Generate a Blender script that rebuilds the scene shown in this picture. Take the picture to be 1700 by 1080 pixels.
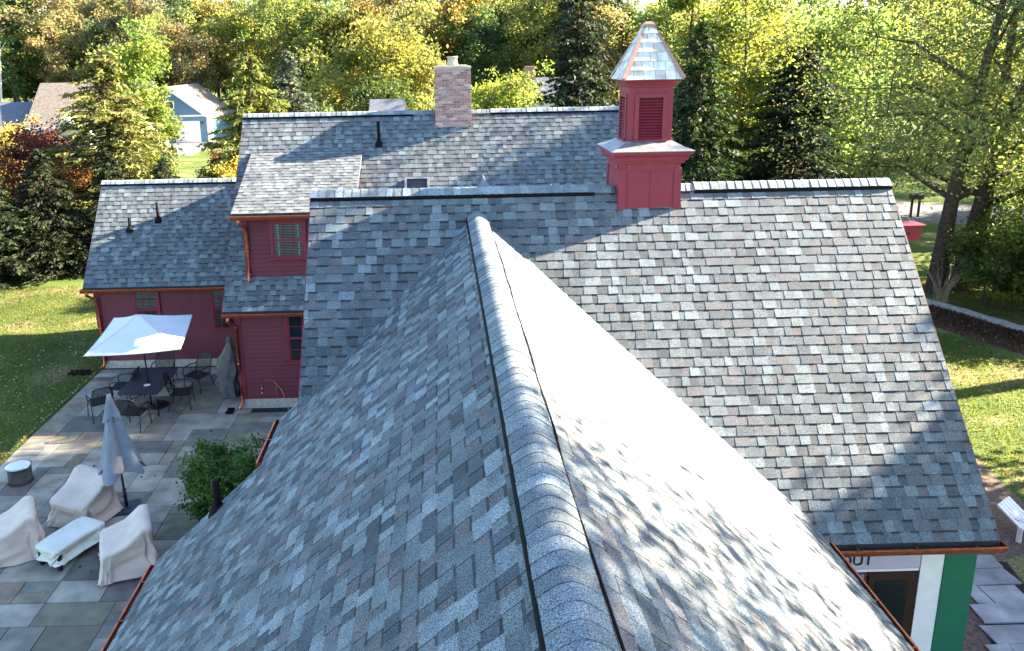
import bpy, math, random
import numpy as np
from mathutils import Vector, Matrix, noise

for o in list(bpy.data.objects):
    bpy.data.objects.remove(o)
scene = bpy.context.scene
COL = scene.collection
R = math.radians

# ------------------------------------------------------------------ camera
F_PX, CX, CY = 1359.467, 749.266, 443.908
PITCH, ROLL, YAW = .2543991, -.01982089, .01144697
CAM_H = 9.0
cam = bpy.data.cameras.new("camera")
cam.sensor_fit = 'HORIZONTAL'; cam.sensor_width = 36
cam.lens = F_PX / 1700 * 36
cam.shift_x = (850 - CX) / 1700
cam.shift_y = -(540 - CY) / 1700
cam.clip_start = .1; cam.clip_end = 3000
cam_o = bpy.data.objects.new("camera", cam); COL.objects.link(cam_o)
cp, sp = math.cos(PITCH), math.sin(PITCH)
vF = Vector((math.sin(YAW)*cp, math.cos(YAW)*cp, -sp)); vR = Vector((math.cos(YAW), -math.sin(YAW), 0)); vU = vR.cross(vF)
r2 = vR*math.cos(ROLL) + vU*math.sin(ROLL); u2 = vU*math.cos(ROLL) - vR*math.sin(ROLL)
cam_o.matrix_world = Matrix(((r2.x, u2.x, -vF.x, 0), (r2.y, u2.y, -vF.y, 0), (r2.z, u2.z, -vF.z, CAM_H), (0, 0, 0, 1)))
scene.camera = cam_o

# ------------------------------------------------------------------ light
SUN_AZ, SUN_EL = 13.0, 28.0           # degrees: from +X towards +Y, and above the horizon
sdir = Vector((math.cos(R(SUN_EL))*math.cos(R(SUN_AZ)), math.cos(R(SUN_EL))*math.sin(R(SUN_AZ)), math.sin(R(SUN_EL))))
world = bpy.data.worlds.new("World"); scene.world = world; world.use_nodes = True
wn = world.node_tree.nodes; wl = world.node_tree.links
bg = wn["Background"]; bg.inputs[1].default_value = .066
sky = wn.new("ShaderNodeTexSky"); sky.sky_type = 'NISHITA'; sky.sun_disc = False
sky.sun_elevation = R(SUN_EL); sky.sun_rotation = R(90 - SUN_AZ); sky.altitude = 50
sky.air_density = 1.0; sky.dust_density = .7; sky.ozone_density = 2.2
wl.new(sky.outputs[0], bg.inputs[0])
sun = bpy.data.lights.new("sun", 'SUN'); sun.energy = 5.0; sun.angle = R(.53); sun.color = (1.0, .84, .64)
sun_o = bpy.data.objects.new("sun", sun); COL.objects.link(sun_o)
sun_o.rotation_euler = sdir.to_track_quat('Z', 'Y').to_euler(); sun_o.location = sdir*80
scene.view_settings.view_transform = 'Standard'; scene.view_settings.look = 'None'
scene.view_settings.exposure = 3.4; scene.view_settings.gamma = 1.0
scene.view_settings.use_curve_mapping = False
scene.render.engine = 'CYCLES'
cy = scene.cycles
cy.max_bounces = 6; cy.diffuse_bounces = 3; cy.glossy_bounces = 2; cy.transmission_bounces = 4; cy.transparent_max_bounces = 6
cy.caustics_reflective = False; cy.caustics_refractive = False
cy.sample_clamp_indirect = 6; cy.use_denoising = True
try: cy.denoiser = 'OPENIMAGEDENOISE'
except Exception: pass

# ------------------------------------------------------------------ materials
MATS = {}
def mat(name, col, rough=.7, spec=.3, metal=0, var=.15, scale=8.0, bump=0, bscale=60, attr=False, coord='pos', detail=4, coat=0):
    """procedural surface: base colour, noise variation, optional fine relief, optional per-face tone"""
    if name in MATS: return MATS[name]
    m = bpy.data.materials.new(name); m.use_nodes = True
    N = m.node_tree.nodes; Lk = m.node_tree.links; b = N["Principled BSDF"]
    b.inputs["Roughness"].default_value = rough; b.inputs["Metallic"].default_value = metal
    b.inputs["Specular IOR Level"].default_value = spec
    if coord == 'pos':
        g = N.new("ShaderNodeNewGeometry"); src = g.outputs["Position"]
    else:
        g = N.new("ShaderNodeTexCoord"); src = g.outputs["Object"]
    nz = N.new("ShaderNodeTexNoise"); nz.inputs["Scale"].default_value = scale; nz.inputs["Detail"].default_value = detail
    Lk.new(src, nz.inputs["Vector"])
    mr = N.new("ShaderNodeMapRange"); mr.inputs["From Min"].default_value = .3; mr.inputs["From Max"].default_value = .7
    mr.inputs["To Min"].default_value = 1-var; mr.inputs["To Max"].default_value = 1+var
    Lk.new(nz.outputs[0], mr.inputs[0])
    mx = N.new("ShaderNodeMix"); mx.data_type = 'RGBA'; mx.blend_type = 'MULTIPLY'; mx.inputs[0].default_value = 1
    if attr:
        a = N.new("ShaderNodeAttribute"); a.attribute_name = "tone"; Lk.new(a.outputs["Color"], mx.inputs[6])
    else:
        mx.inputs[6].default_value = (*col, 1)
    Lk.new(mr.outputs[0], mx.inputs[7])
    Lk.new(mx.outputs[2], b.inputs["Base Color"])
    if bump:
        n2 = N.new("ShaderNodeTexNoise"); n2.inputs["Scale"].default_value = bscale; n2.inputs["Detail"].default_value = 3
        Lk.new(src, n2.inputs["Vector"])
        bp = N.new("ShaderNodeBump"); bp.inputs["Strength"].default_value = bump; bp.inputs["Distance"].default_value = .01
        Lk.new(n2.outputs[0], bp.inputs["Height"]); Lk.new(bp.outputs[0], b.inputs["Normal"])
    if coat: b.inputs["Coat Weight"].default_value = coat
    MATS[name] = m
    return m

def shingle_mat():
    m = bpy.data.materials.new("asphalt_shingle"); m.use_nodes = True
    N = m.node_tree.nodes; Lk = m.node_tree.links; b = N["Principled BSDF"]
    b.inputs["Roughness"].default_value = .78; b.inputs["Specular IOR Level"].default_value = .35
    g = N.new("ShaderNodeNewGeometry")
    a = N.new("ShaderNodeAttribute"); a.attribute_name = "tone"
    n1 = N.new("ShaderNodeTexNoise"); n1.inputs["Scale"].default_value = 120; n1.inputs["Detail"].default_value = 2   # mineral granules
    n2 = N.new("ShaderNodeTexNoise"); n2.inputs["Scale"].default_value = 7; n2.inputs["Detail"].default_value = 5
    for n in (n1, n2): Lk.new(g.outputs["Position"], n.inputs["Vector"])
    r1 = N.new("ShaderNodeMapRange"); r1.inputs[1].default_value = .3; r1.inputs[2].default_value = .7; r1.inputs[3].default_value = .1; r1.inputs[4].default_value = 1.9
    r2_ = N.new("ShaderNodeMapRange"); r2_.inputs[1].default_value = .25; r2_.inputs[2].default_value = .75; r2_.inputs[3].default_value = .78; r2_.inputs[4].default_value = 1.22
    Lk.new(n1.outputs[0], r1.inputs[0]); Lk.new(n2.outputs[0], r2_.inputs[0])
    mu0 = N.new("ShaderNodeMath"); mu0.operation = 'MULTIPLY'; Lk.new(r1.outputs[0], mu0.inputs[0]); Lk.new(r2_.outputs[0], mu0.inputs[1])
    n3 = N.new("ShaderNodeTexNoise"); n3.inputs["Scale"].default_value = .9; n3.inputs["Detail"].default_value = 4; Lk.new(g.outputs["Position"], n3.inputs["Vector"])
    r3 = N.new("ShaderNodeMapRange"); r3.inputs[1].default_value = .3; r3.inputs[2].default_value = .7; r3.inputs[3].default_value = .86; r3.inputs[4].default_value = 1.14; Lk.new(n3.outputs[0], r3.inputs[0])
    mu = N.new("ShaderNodeMath"); mu.operation = 'MULTIPLY'; Lk.new(mu0.outputs[0], mu.inputs[0]); Lk.new(r3.outputs[0], mu.inputs[1])
    mx = N.new("ShaderNodeMix"); mx.data_type = 'RGBA'; mx.blend_type = 'MULTIPLY'; mx.inputs[0].default_value = 1
    Lk.new(a.outputs["Color"], mx.inputs[6]); Lk.new(mu.outputs[0], mx.inputs[7]); Lk.new(mx.outputs[2], b.inputs["Base Color"])
    bp = N.new("ShaderNodeBump"); bp.inputs["Strength"].default_value = .35; bp.inputs["Distance"].default_value = .003
    Lk.new(n1.outputs[0], bp.inputs["Height"]); Lk.new(bp.outputs[0], b.inputs["Normal"])
    MATS["asphalt_shingle"] = m
    return m
SH = shingle_mat()

def leaf_mat(name, trans=.5, rough=.55):
    m = bpy.data.materials.new(name); m.use_nodes = True
    N = m.node_tree.nodes; Lk = m.node_tree.links
    b = N["Principled BSDF"]; out = N["Material Output"]
    b.inputs["Roughness"].default_value = rough; b.inputs["Specular IOR Level"].default_value = .25
    oi = N.new("ShaderNodeObjectInfo"); a = N.new("ShaderNodeAttribute"); a.attribute_name = "tone"
    mx = N.new("ShaderNodeMix"); mx.data_type = 'RGBA'; mx.blend_type = 'MULTIPLY'; mx.inputs[0].default_value = 1
    Lk.new(oi.outputs["Color"], mx.inputs[6]); Lk.new(a.outputs["Color"], mx.inputs[7])
    Lk.new(mx.outputs[2], b.inputs["Base Color"])
    t = N.new("ShaderNodeBsdfTranslucent")
    m2 = N.new("ShaderNodeMix"); m2.data_type = 'RGBA'; m2.blend_type = 'MULTIPLY'; m2.inputs[0].default_value = 1
    m2.inputs[7].default_value = (1.4, 1.4, .95, 1); m2.clamp_result = False
    Lk.new(mx.outputs[2], m2.inputs[6]); Lk.new(m2.outputs[2], t.inputs[0])
    ms = N.new("ShaderNodeMixShader"); ms.inputs[0].default_value = trans
    Lk.new(b.outputs[0], ms.inputs[1]); Lk.new(t.outputs[0], ms.inputs[2]); Lk.new(ms.outputs[0], out.inputs[0])
    MATS[name] = m
    return m
LEAF = leaf_mat("broad_leaf", .55); NEEDLE = leaf_mat("needle", .25, .7)

RED = mat("red_paint", (.128, .011, .024), .55, .35, var=.10, scale=5, bump=.08, bscale=90)
REDTRIM = mat("red_trim_paint", (.20, .021, .040), .5, .35, var=.08, scale=6)
COPPER = mat("copper", (.50, .16, .07), .38, .5, metal=.9, var=.3, scale=9)
COPPERIN = mat("copper_weathered", (.36, .085, .045), .5, .4, metal=.55, var=.3, scale=11)
BLACKM = mat("black_metal", (.012, .012, .014), .5, .4, var=.1)
BLACKP = mat("black_plastic", (.006, .006, .007), .8, .12, var=.1)
DECK = mat("roof_deck", (.05, .05, .055), .9, .1)
CONC = mat("foundation_concrete", (.42, .38, .31), .9, .2, var=.2, scale=10, bump=.2, bscale=40)
GLASS = mat("window_glass", (.012, .015, .018), .06, .6, var=.05)
BLIND = mat("white_blind", (.34, .35, .35), .6, .3, var=.05)
WHITE = mat("white_paint", (.78, .78, .76), .55, .35, var=.05, scale=6)
BRICKM = mat("brick_clay", (.3, .1, .07), .9, .15, var=.3, scale=30, bump=.3, bscale=80, attr=True)
MORTAR = mat("mortar", (.48, .42, .38), .95, .1, var=.15, scale=25)
LEAD = mat("lead_flashing", (.22, .22, .23), .5, .4, metal=.4, var=.25, scale=8)
FLAG = mat("bluestone", (.2, .2, .2), .75, .3, var=.32, scale=2.6, bump=.25, bscale=14, attr=True, detail=7)
JOINT = mat("joint_sand", (.03, .03, .027), .95, .1, var=.3, scale=12)
CANVAS = mat("white_canvas", (.60, .62, .62), .8, .2, var=.04, scale=3, bump=.1, bscale=25)
GREYCANVAS = mat("grey_blue_canvas", (.20, .225, .26), .85, .15, var=.10, scale=7, bump=.15, bscale=40)
COVER = mat("beige_cover_cloth", (.60, .49, .395), .85, .2, var=.10, scale=3, bump=.35, bscale=14)
COVERP = mat("pale_cover_cloth", (.64, .63, .53), .85, .2, var=.08, scale=3, bump=.3, bscale=16)
GREYCOVER = mat("grey_cover_cloth", (.13, .125, .12), .9, .15, var=.12, scale=6)
STEEL = mat("stainless_steel", (.55, .52, .47), .28, .5, metal=1, var=.15, scale=14)
BARK = mat("bark", (.075, .055, .04), .95, .1, var=.4, scale=9, bump=.6, bscale=22)
BARKPALE = mat("birch_bark", (.5, .47, .42), .9, .1, var=.25, scale=8)
CEDAR = mat("silver_cedar", (.50, .49, .47), .95, .05, var=.25, scale=9, attr=True)
COPPERPALE = mat("dull_copper_hip", (.42, .22, .17), .5, .4, metal=.6, var=.2, scale=8)

# ------------------------------------------------------------------ mesh helpers
class MB:
    def __init__(s): s.v = []; s.f = []; s.t = []; s.tone = (1, 1, 1)
    def poly(s, pts, tone=None):
        k = len(s.v); s.v += [tuple(p) for p in pts]; s.f.append(tuple(range(k, k+len(pts)))); s.t.append(tone or s.tone)
    def faces(s, pts, fs, tone=None):
        k = len(s.v); s.v += [tuple(p) for p in pts]
        for q in fs: s.f.append(tuple(i+k for i in q)); s.t.append(tone or s.tone)
    def box(s, x0, x1, y0, y1, z0, z1, tone=None, M=None):
        p = [Vector((x, y, z)) for z in (z0, z1) for y in (y0, y1) for x in (x0, x1)]
        if M: p = [M @ q for q in p]
        s.faces(p, [(0, 2, 3, 1), (4, 5, 7, 6), (0, 1, 5, 4), (2, 6, 7, 3), (0, 4, 6, 2), (1, 3, 7, 5)], tone)
    def tube(s, path, rad, n=8, cap=True, tone=None):
        path = [Vector(p) for p in path]
        if not hasattr(rad, '__len__'): rad = [rad]*len(path)
        rings = []; up = Vector((0, 0, 1))
        for i, p in enumerate(path):
            d = (path[min(i+1, len(path)-1)] - path[max(i-1, 0)]).normalized()
            a = d.cross(up)
            if a.length < 1e-3: a = d.cross(Vector((1, 0, 0)))
            a.normalize(); b = d.cross(a)
            rings.append([p + (a*math.cos(2*math.pi*k/n) + b*math.sin(2*math.pi*k/n))*rad[i] for k in range(n)])
        pts = [q for r in rings for q in r]
        fs = [(i*n+k, i*n+(k+1) % n, (i+1)*n+(k+1) % n, (i+1)*n+k) for i in range(len(path)-1) for k in range(n)]
        if cap: fs += [tuple(range(n-1, -1, -1)), tuple(range((len(path)-1)*n, len(path)*n))]
        s.faces(pts, fs, tone)
    def lathe(s, prof, n=24, c=(0, 0, 0), tone=None):
        pts = [(c[0]+r*math.cos(2*math.pi*k/n), c[1]+r*math.sin(2*math.pi*k/n), c[2]+z) for r, z in prof for k in range(n)]
        fs = [(i*n+k, i*n+(k+1) % n, (i+1)*n+(k+1) % n, (i+1)*n+k) for i in range(len(prof)-1) for k in range(n)]
        s.faces(pts, fs, tone)
    def prism(s, sec, A, B, tone=None):
        """a closed or open section of (a,b) pairs swept from frame A to frame B; A,B = (origin, axis a, axis b)"""
        pts = [Vector(A[0]) + Vector(A[1])*a + Vector(A[2])*b for a, b in sec] + [Vector(B[0]) + Vector(B[1])*a + Vector(B[2])*b for a, b in sec]
        n = len(sec)
        s.faces(pts, [(i, (i+1) % n, n+(i+1) % n, n+i) for i in range(n)] + [tuple(range(n-1, -1, -1)), tuple(range(n, 2*n))], tone)
    def data(s, name, m, smooth=False):
        me = bpy.data.meshes.new(name); me.from_pydata(s.v, [], s.f)
        at = me.attributes.new("tone", 'FLOAT_COLOR', 'FACE')
        arr = np.ones((len(s.f), 4), np.float32); arr[:, :3] = np.array(s.t, np.float32).reshape(-1, 3) if s.t else 1
        at.data.foreach_set("color", arr.ravel())
        if smooth: me.polygons.foreach_set("use_smooth", [True]*len(me.polygons))
        me.materials.append(m); me.update()
        return me

def link(name, me, parent=None, M=None):
    o = bpy.data.objects.new(name, me); COL.objects.link(o)
    if parent is not None:
        o.parent = parent
    if M is not None: o.matrix_local = M
    return o
def build(mb, name, m, parent=None, smooth=False, M=None):
    return link(name, mb.data(name, m, smooth), parent, M)
def tag(o, label=None, cat=None, group=None, kind=None):
    if label: o["label"] = label
    if cat: o["category"] = cat
    if group: o["group"] = group
    if kind: o["kind"] = kind
    return o
def thing(name, loc, label, cat, group=None, rz=0):
    o = bpy.data.objects.new(name, None); COL.objects.link(o); o.location = loc; o.rotation_euler = (0, 0, rz); o.empty_display_size = .2
    return tag(o, label, cat, group)
def copy_tree(o, parent=None):
    c = o.copy(); COL.objects.link(c); c.parent = parent
    for ch in list(o.children): copy_tree(ch, c)
    return c
def T(x, y, z): return Matrix.Translation((x, y, z))

# ================================================================== SETTING
def grass_mat():
    m = bpy.data.materials.new("lawn"); m.use_nodes = True
    N = m.node_tree.nodes; Lk = m.node_tree.links; b = N["Principled BSDF"]
    b.inputs["Roughness"].default_value = .95; b.inputs["Specular IOR Level"].default_value = .05
    g = N.new("ShaderNodeNewGeometry")
    n1 = N.new("ShaderNodeTexNoise"); n1.inputs["Scale"].default_value = .45; n1.inputs["Detail"].default_value = 6
    n2 = N.new("ShaderNodeTexNoise"); n2.inputs["Scale"].default_value = 16; n2.inputs["Detail"].default_value = 4
    for n in (n1, n2): Lk.new(g.outputs["Position"], n.inputs["Vector"])
    cr = N.new("ShaderNodeValToRGB"); e = cr.color_ramp.elements
    e[0].position = .38; e[0].color = (.052, .088, .021, 1); e[1].position = .66; e[1].color = (.21, .18, .09, 1)
    x = e.new(.55); x.color = (.088, .118, .034, 1)
    Lk.new(n1.outputs[0], cr.inputs[0])
    r = N.new("ShaderNodeMapRange"); r.inputs[1].default_value = .3; r.inputs[2].default_value = .7; r.inputs[3].default_value = .5; r.inputs[4].default_value = 1.5
    Lk.new(n2.outputs[0], r.inputs[0])
    mx = N.new("ShaderNodeMix"); mx.data_type = 'RGBA'; mx.blend_type = 'MULTIPLY'; mx.inputs[0].default_value = 1
    Lk.new(cr.outputs[0], mx.inputs[6]); Lk.new(r.outputs[0], mx.inputs[7]); Lk.new(mx.outputs[2], b.inputs["Base Color"])
    bp = N.new("ShaderNodeBump"); bp.inputs["Strength"].default_value = .8; bp.inputs["Distance"].default_value = .04
    Lk.new(n2.outputs[0], bp.inputs["Height"]); Lk.new(bp.outputs[0], b.inputs["Normal"])
    return m
LAWN = grass_mat()
MULCH = mat("bark_mulch", (.085, .048, .036), .95, .1, var=.6, scale=26, bump=1, bscale=40)
DIRT = mat("bare_dirt", (.15, .11, .085), .95, .1, var=.4, scale=14, bump=.7, bscale=30)
ASPH = mat("asphalt", (.10, .105, .12), .9, .2, var=.15, scale=6, bump=.2, bscale=80)

mb = MB(); n = 60; S = 900.0
mb.poly([(-S, -S, 0), (S, -S, 0), (S, S, 0), (-S, S, 0)])
tag(build(mb, "ground", LAWN), kind='structure')

def ribbon(pl, w, z):
    mb = MB(); P = [Vector((x, y, z)) for x, y in pl]; L_, R_ = [], []
    for i, p in enumerate(P):
        d = (P[min(i+1, len(P)-1)] - P[max(i-1, 0)]); d.z = 0; d.normalize(); q = Vector((-d.y, d.x, 0))
        L_.append(p+q*w/2); R_.append(p-q*w/2)
    for i in range(len(P)-1): mb.poly([R_[i], R_[i+1], L_[i+1], L_[i]])
    return mb
tag(build(ribbon([(6, 62), (16, 54), (24, 46), (34, 41), (60, 36)], 6.5, .008), "road", ASPH), kind='structure')
mb = MB(); mb.poly([(-36, 82, .008), (-24, 80, .008), (-24.5, 93, .008), (-36, 93, .008)])
tag(build(mb, "driveway", ASPH), kind='structure')
tag(build(ribbon([(15.7, 29), (16.9, 27.0), (17.7, 24.6), (18.6, 22.6), (20.5, 20)], 2.3, .008), "mulch_bed", MULCH), kind='structure')
mb = MB(); mb.poly([(9.3, 12.6, .006), (10.6, 13.0, .006), (11.6, 14.3, .006), (11.9, 16.6, .006), (10.6, 17.2, .006), (8.0, 16.6, .006), (7.6, 9.8, .006), (8.2, 9.6, .006)])
tag(build(mb, "dirt_strip", DIRT), kind='structure')

# ---- patio: flagstones laid in a random pattern
rng = random.Random(7)
FT = [(.110, .116, .114), (.130, .136, .132), (.092, .098, .098), (.15, .152, .145), (.125, .116, .100), (.15, .125, .105), (.105, .104, .084), (.165, .168, .165), (.078, .080, .084)]
def stone(mb, x0, x1, y0, y1, z0, z1, tone, jit=0.0):
    c = .008
    a = [(x0, y0), (x1, y0), (x1, y1), (x0, y1)]
    if jit: a = [(x+rng.uniform(-jit, jit), y+rng.uniform(-jit, jit)) for x, y in a]
    mx_, my_ = sum(p[0] for p in a)/4, sum(p[1] for p in a)/4
    inn = [(x + (c if x < mx_ else -c), y + (c if y < my_ else -c)) for x, y in a]
    pts = [(x, y, z0) for x, y in a] + [(x, y, z1-c*.6) for x, y in a] + [(x, y, z1) for x, y in inn]
    fs = [(8, 9, 10, 11)] + [(i, (i+1) % 4, 4+(i+1) % 4, 4+i) for i in range(4)] + [(4+i, 4+(i+1) % 4, 8+(i+1) % 4, 8+i) for i in range(4)]
    mb.faces(pts, fs, tone)
mb = MB(); mb.box(-10.3, -2.0, 5.5, 23.36, -.05, .018)
patio = tag(build(mb, "patio", JOINT), kind='structure')
g = .305; nx, ny = 28, 58
X0, Y0 = -10.29, 5.55
occ = np.zeros((nx, ny), bool)
for j in range(ny):
    for i in range(nx):
        if occ[i, j]: continue
        opts = [(2, 2), (3, 2), (4, 2), (3, 3), (2, 3), (4, 3), (5, 3), (2, 1), (3, 4), (4, 4)]; rng.shuffle(opts); opts += [(3, 1), (2, 1), (1, 2), (1, 1)]
        for w, h in opts:
            if i+w <= nx and j+h <= ny and not occ[i:i+w, j:j+h].any(): break
        occ[i:i+w, j:j+h] = True
        x0, x1, y0, y1 = X0+i*g, X0+(i+w)*g, Y0+j*g, Y0+(j+h)*g
        xc, yc = (x0+x1)/2, (y0+y1)/2
        if y1 > 23.3: y1 = 23.3
        if yc > 20.2 and xc > -5.4: continue
        if yc < 9.6 and xc > -3.75: continue
        if 9.6 < yc < 16.5 and xc > -2.2: continue
        mb = MB(); z = .036+rng.uniform(-.004, .004)
        bse = rng.choice(FT); bse = (bse[0]*1.72, bse[1]*1.52, bse[2]*1.24); kf = rng.uniform(.85, 1.15)
        gp = .006
        stone(mb, x0+gp-xc, x1-gp-xc, y0+gp-yc, y1-gp-yc, -.03, 0, tuple(k*kf for k in bse), .003)
        build(mb, "flagstone", FLAG, patio, M=T(xc, yc, z))
mb = MB(); mb.poly([(7.7, 9.0, .010), (9.2, 9.0, .010), (10.0, 12.7, .010), (9.3, 13.0, .010)])
walk = tag(build(mb, "walkway", JOINT), kind='structure')
y = 9.0; k = 0
while y < 12.8:
    h = rng.uniform(.34, .5); t = (y-9.0)/4
    xl, xr = 7.85+1.35*t, 9.05+.95*t + rng.uniform(-.08, .12)
    cuts = [xl, xr] if k % 3 else [xl, xl+(xr-xl)*rng.uniform(.3, .5), xr]
    for a, b_ in zip(cuts[:-1], cuts[1:]):
        mb = MB(); xc = (a+b_)/2; kf = rng.uniform(.9, 1.3)
        stone(mb, a+.012-xc, b_-.012-xc, -h/2+.012, h/2-.012, -.04, 0, (.27*kf, .27*kf, .28*kf), .03)
        build(mb, "flagstone", FLAG, walk, M=T(xc, y+h/2, .045+rng.uniform(-.006, .006)))
    y += h; k += 1

# ================================================================== THE RED HOUSE
house = thing("red_house", (0, 0, 0), "large red clapboard house with grey shingled gable roofs and copper gutters", "house")
EXPO = .1465
PAL = [((.158, .194, .207), 20), ((.124, .152, .164), 22), ((.092, .113, .125), 26), ((.062, .077, .089), 18), ((.104, .106, .114), 10), ((.116, .113, .118), 4)]
PALX = [p for p, w in PAL for _ in range(w)]
rs = random.Random(11)
SINGLE = []       # the nearest shingles become objects of their own
ROOFS = {}

def shingles(roof, O, u, v, ulo, uhi, vmax, key, con=1.0):
    """laminated shingles course by course on a plane; every tab has its own butt edge and thickness"""
    O, u, v = Vector(O), Vector(u).normalized(), Vector(v).normalized(); n_ = u.cross(v)
    if n_.z < 0: n_ = -n_
    flip = u.cross(v).dot(n_) < 0
    pcs = []; k = 0
    while k*EXPO < vmax:
        v0 = k*EXPO + rs.uniform(-.003, .003); v1 = min(v0 + EXPO + .05, vmax)
        lo, hi = ulo(v0+.03), uhi(v0+.03)
        x = lo - rs.uniform(0, .25); tooth = rs.random() < .5
        while x < hi:
            w = rs.choice((.11, .14, .17, .2, .24)) if tooth else rs.choice((.08, .11, .14, .17))
            a, b_ = max(x, lo), min(x+w, hi)
            if b_ - a > .012:
                if tooth: tn = rs.choice(PALX)
                else: tn = rs.choice(PALX[20:])
                tn = tuple(m_+(c_-m_)*con for c_, m_ in zip(tn, (.118, .134, .141)))
                kf = rs.uniform(.9, 1.1)*(1.0 if tooth else .88)
                pcs.append((a, b_, v0, v1, tooth, (tn[0]*kf, tn[1]*kf, tn[2]*kf)))
            x += w; tooth = not tooth if rs.random() < .86 else tooth
        k += 1
    mb = MB(); fr = (O, u, v, n_, flip)
    for p in pcs:
        c = O + u*(p[0]+p[1])/2 + v*(p[2]+EXPO/2)
        SINGLE.append(((c - Vector((0, 0, CAM_H))).length, key, fr, p, c))
    ROOFS[key] = (roof, pcs, fr)

def piece(mb, fr, p, org=None):
    O, u, v, n_, flip = fr; a, b_, v0, v1, tooth, tn = p
    hb = .0165 if tooth else .0115; ht = .002
    dv = rs.uniform(-.0015, .0015); sl = .004 if tooth else 0
    P = lambda uu, vv, h: O + u*uu + v*vv + n_*h - (org or Vector())
    A, B, C_, D = P(a+sl*0, v0+dv, hb), P(b_, v0-dv, hb), P(b_-sl, v1, ht+hb*.12), P(a+sl, v1, ht+hb*.12)
    A0, B0 = P(a, v0+dv, -.002), P(b_, v0-dv, -.002); C0, D0 = P(b_, v1, -.002), P(a, v1, -.002)
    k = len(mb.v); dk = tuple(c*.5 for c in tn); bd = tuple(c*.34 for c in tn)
    vm = v0 + EXPO*.80; f_ = (vm-v0)/(v1-v0); E_, G_ = A.lerp(D, f_), B.lerp(C_, f_)
    mb.v += [tuple(q) for q in (A, B, C_, D, A0, B0, C0, D0, E_, G_)]
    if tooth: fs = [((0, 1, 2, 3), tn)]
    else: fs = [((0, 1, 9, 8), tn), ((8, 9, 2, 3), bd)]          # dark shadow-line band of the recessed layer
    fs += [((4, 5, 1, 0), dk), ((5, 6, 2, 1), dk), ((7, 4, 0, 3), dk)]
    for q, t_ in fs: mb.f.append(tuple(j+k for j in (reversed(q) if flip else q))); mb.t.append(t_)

def slab(pts, th, m, parent, name, label=None):
    """a plate under the shingles: polygon pts (top) extruded straight down by th"""
    mb = MB(); n = len(pts); P = [Vector(p) for p in pts]
    mb.poly(P); mb.poly([p - Vector((0, 0, th)) for p in reversed(P)])
    for i in range(n):
        a, b_ = P[i], P[(i+1) % n]; mb.poly([b_, a, a-Vector((0, 0, th)), b_-Vector((0, 0, th))])
    o = build(mb, name, m, parent)
    if label: o["label"] = label
    return o

LS, RS_ = .92, .86                       # slopes of the near wing
RX, RZ = .56, 6.58                       # its ridge
FY, FZ, FS = 13.0, 6.91, 1.15            # front range ridge and slope
MY, MZ, MS = 24.08, 7.43, 1.1485         # main block
EY, EZ, ES = 25.53, 5.38, 1.184          # side ell
YB = -1.6                                # near end of the wing, behind the viewpoint
def zL(x): return RZ - LS*(RX-x)
def zR(x): return RZ - RS_*(x-RX)
def yval(z): return FY - (FZ-z)/FS
xa, xb, xr = -3.92, -2.42, 4.72
ve = .004
# near wing
roofN = slab([(RX, YB, RZ), (RX, 12.9, RZ), (-2.05, yval(zL(-2.05))+.1, zL(-2.05)), (-2.05, 11.25, zL(-2.05)), (xb, 11.25, zL(xb)), (xb, 9.8, zL(xb)), (xa, 9.8, zL(xa)), (xa, YB, zL(xa))], .10, DECK, house, "roof", "near wing roof slope in blue shade")
ll = math.sqrt(1+LS*LS)
def uhiL(v):
    x = xa + v/ll
    if x < xb: return 9.8
    if x < -2.06: return 11.25
    return yval(zL(x)) + .16
shingles(roofN, (xa-.02, 0, zL(xa-.02)), (0, 1, 0), (1, 0, LS), lambda v: YB, uhiL, (RX-xa)*ll, 'L', con=1.15)
roofR = slab([(RX, YB, RZ), (xr, YB, zR(xr)), (xr, yval(zR(xr))+.05, zR(xr)), (RX, 12.9, RZ)], .10, DECK, house, "roof", "near wing roof slope in full sun")
lr = math.sqrt(1+RS_*RS_)
shingles(roofR, (xr+.02, 0, zR(xr+.02)), (0, 1, 0), (-1, 0, RS_), lambda v: YB, lambda v: yval(zR(xr - v/lr))+.16, (xr-RX)*lr, 'R')
# front range
fx0, fx1, fye = -2.05, 7.2, 9.37
zf = lambda y: FZ - FS*(FY-y)
roofF = slab([(fx0, FY, FZ), (fx0, fye, zf(fye)), (fx1, fye, zf(fye)), (fx1, FY, FZ)], .12, DECK, house, "roof", "wide roof slope below the cupola, half in sun")
lf = math.sqrt(1+FS*FS)
shingles(roofF, (0, fye-.02, zf(fye-.02)), (1, 0, 0), (0, 1, FS), lambda v: fx0-.015, lambda v: fx1+.015, (FY-fye)*lf, 'F', con=0.78)
slab([(fx0, FY, FZ), (fx1, FY, FZ), (fx1, 16.63, zf(fye)), (fx0, 16.63, zf(fye))], .12, DECK, house, "roof")
# main block
mx0, mx1, mye = -5.62, 5.9, 20.03
zm = lambda y: MZ - MS*(MY-y)
roofM = slab([(mx0, MY, MZ), (mx0, mye, zm(mye)), (mx1, mye, zm(mye)), (mx1, MY, MZ)], .12, DECK, house, "roof", "far main roof slope with brick chimney")
lm = math.sqrt(1+MS*MS)
shingles(roofM, (0, mye-.02, zm(mye-.02)), (1, 0, 0), (0, 1, MS), lambda v: mx0-.015, lambda v: mx1+.015, (MY-mye)*lm, 'M', con=0.72)
slab([(mx0, MY, MZ), (mx1, MY, MZ), (mx1, 28.1, zm(mye)), (mx0, 28.1, zm(mye))], .12, DECK, house, "roof")
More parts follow.
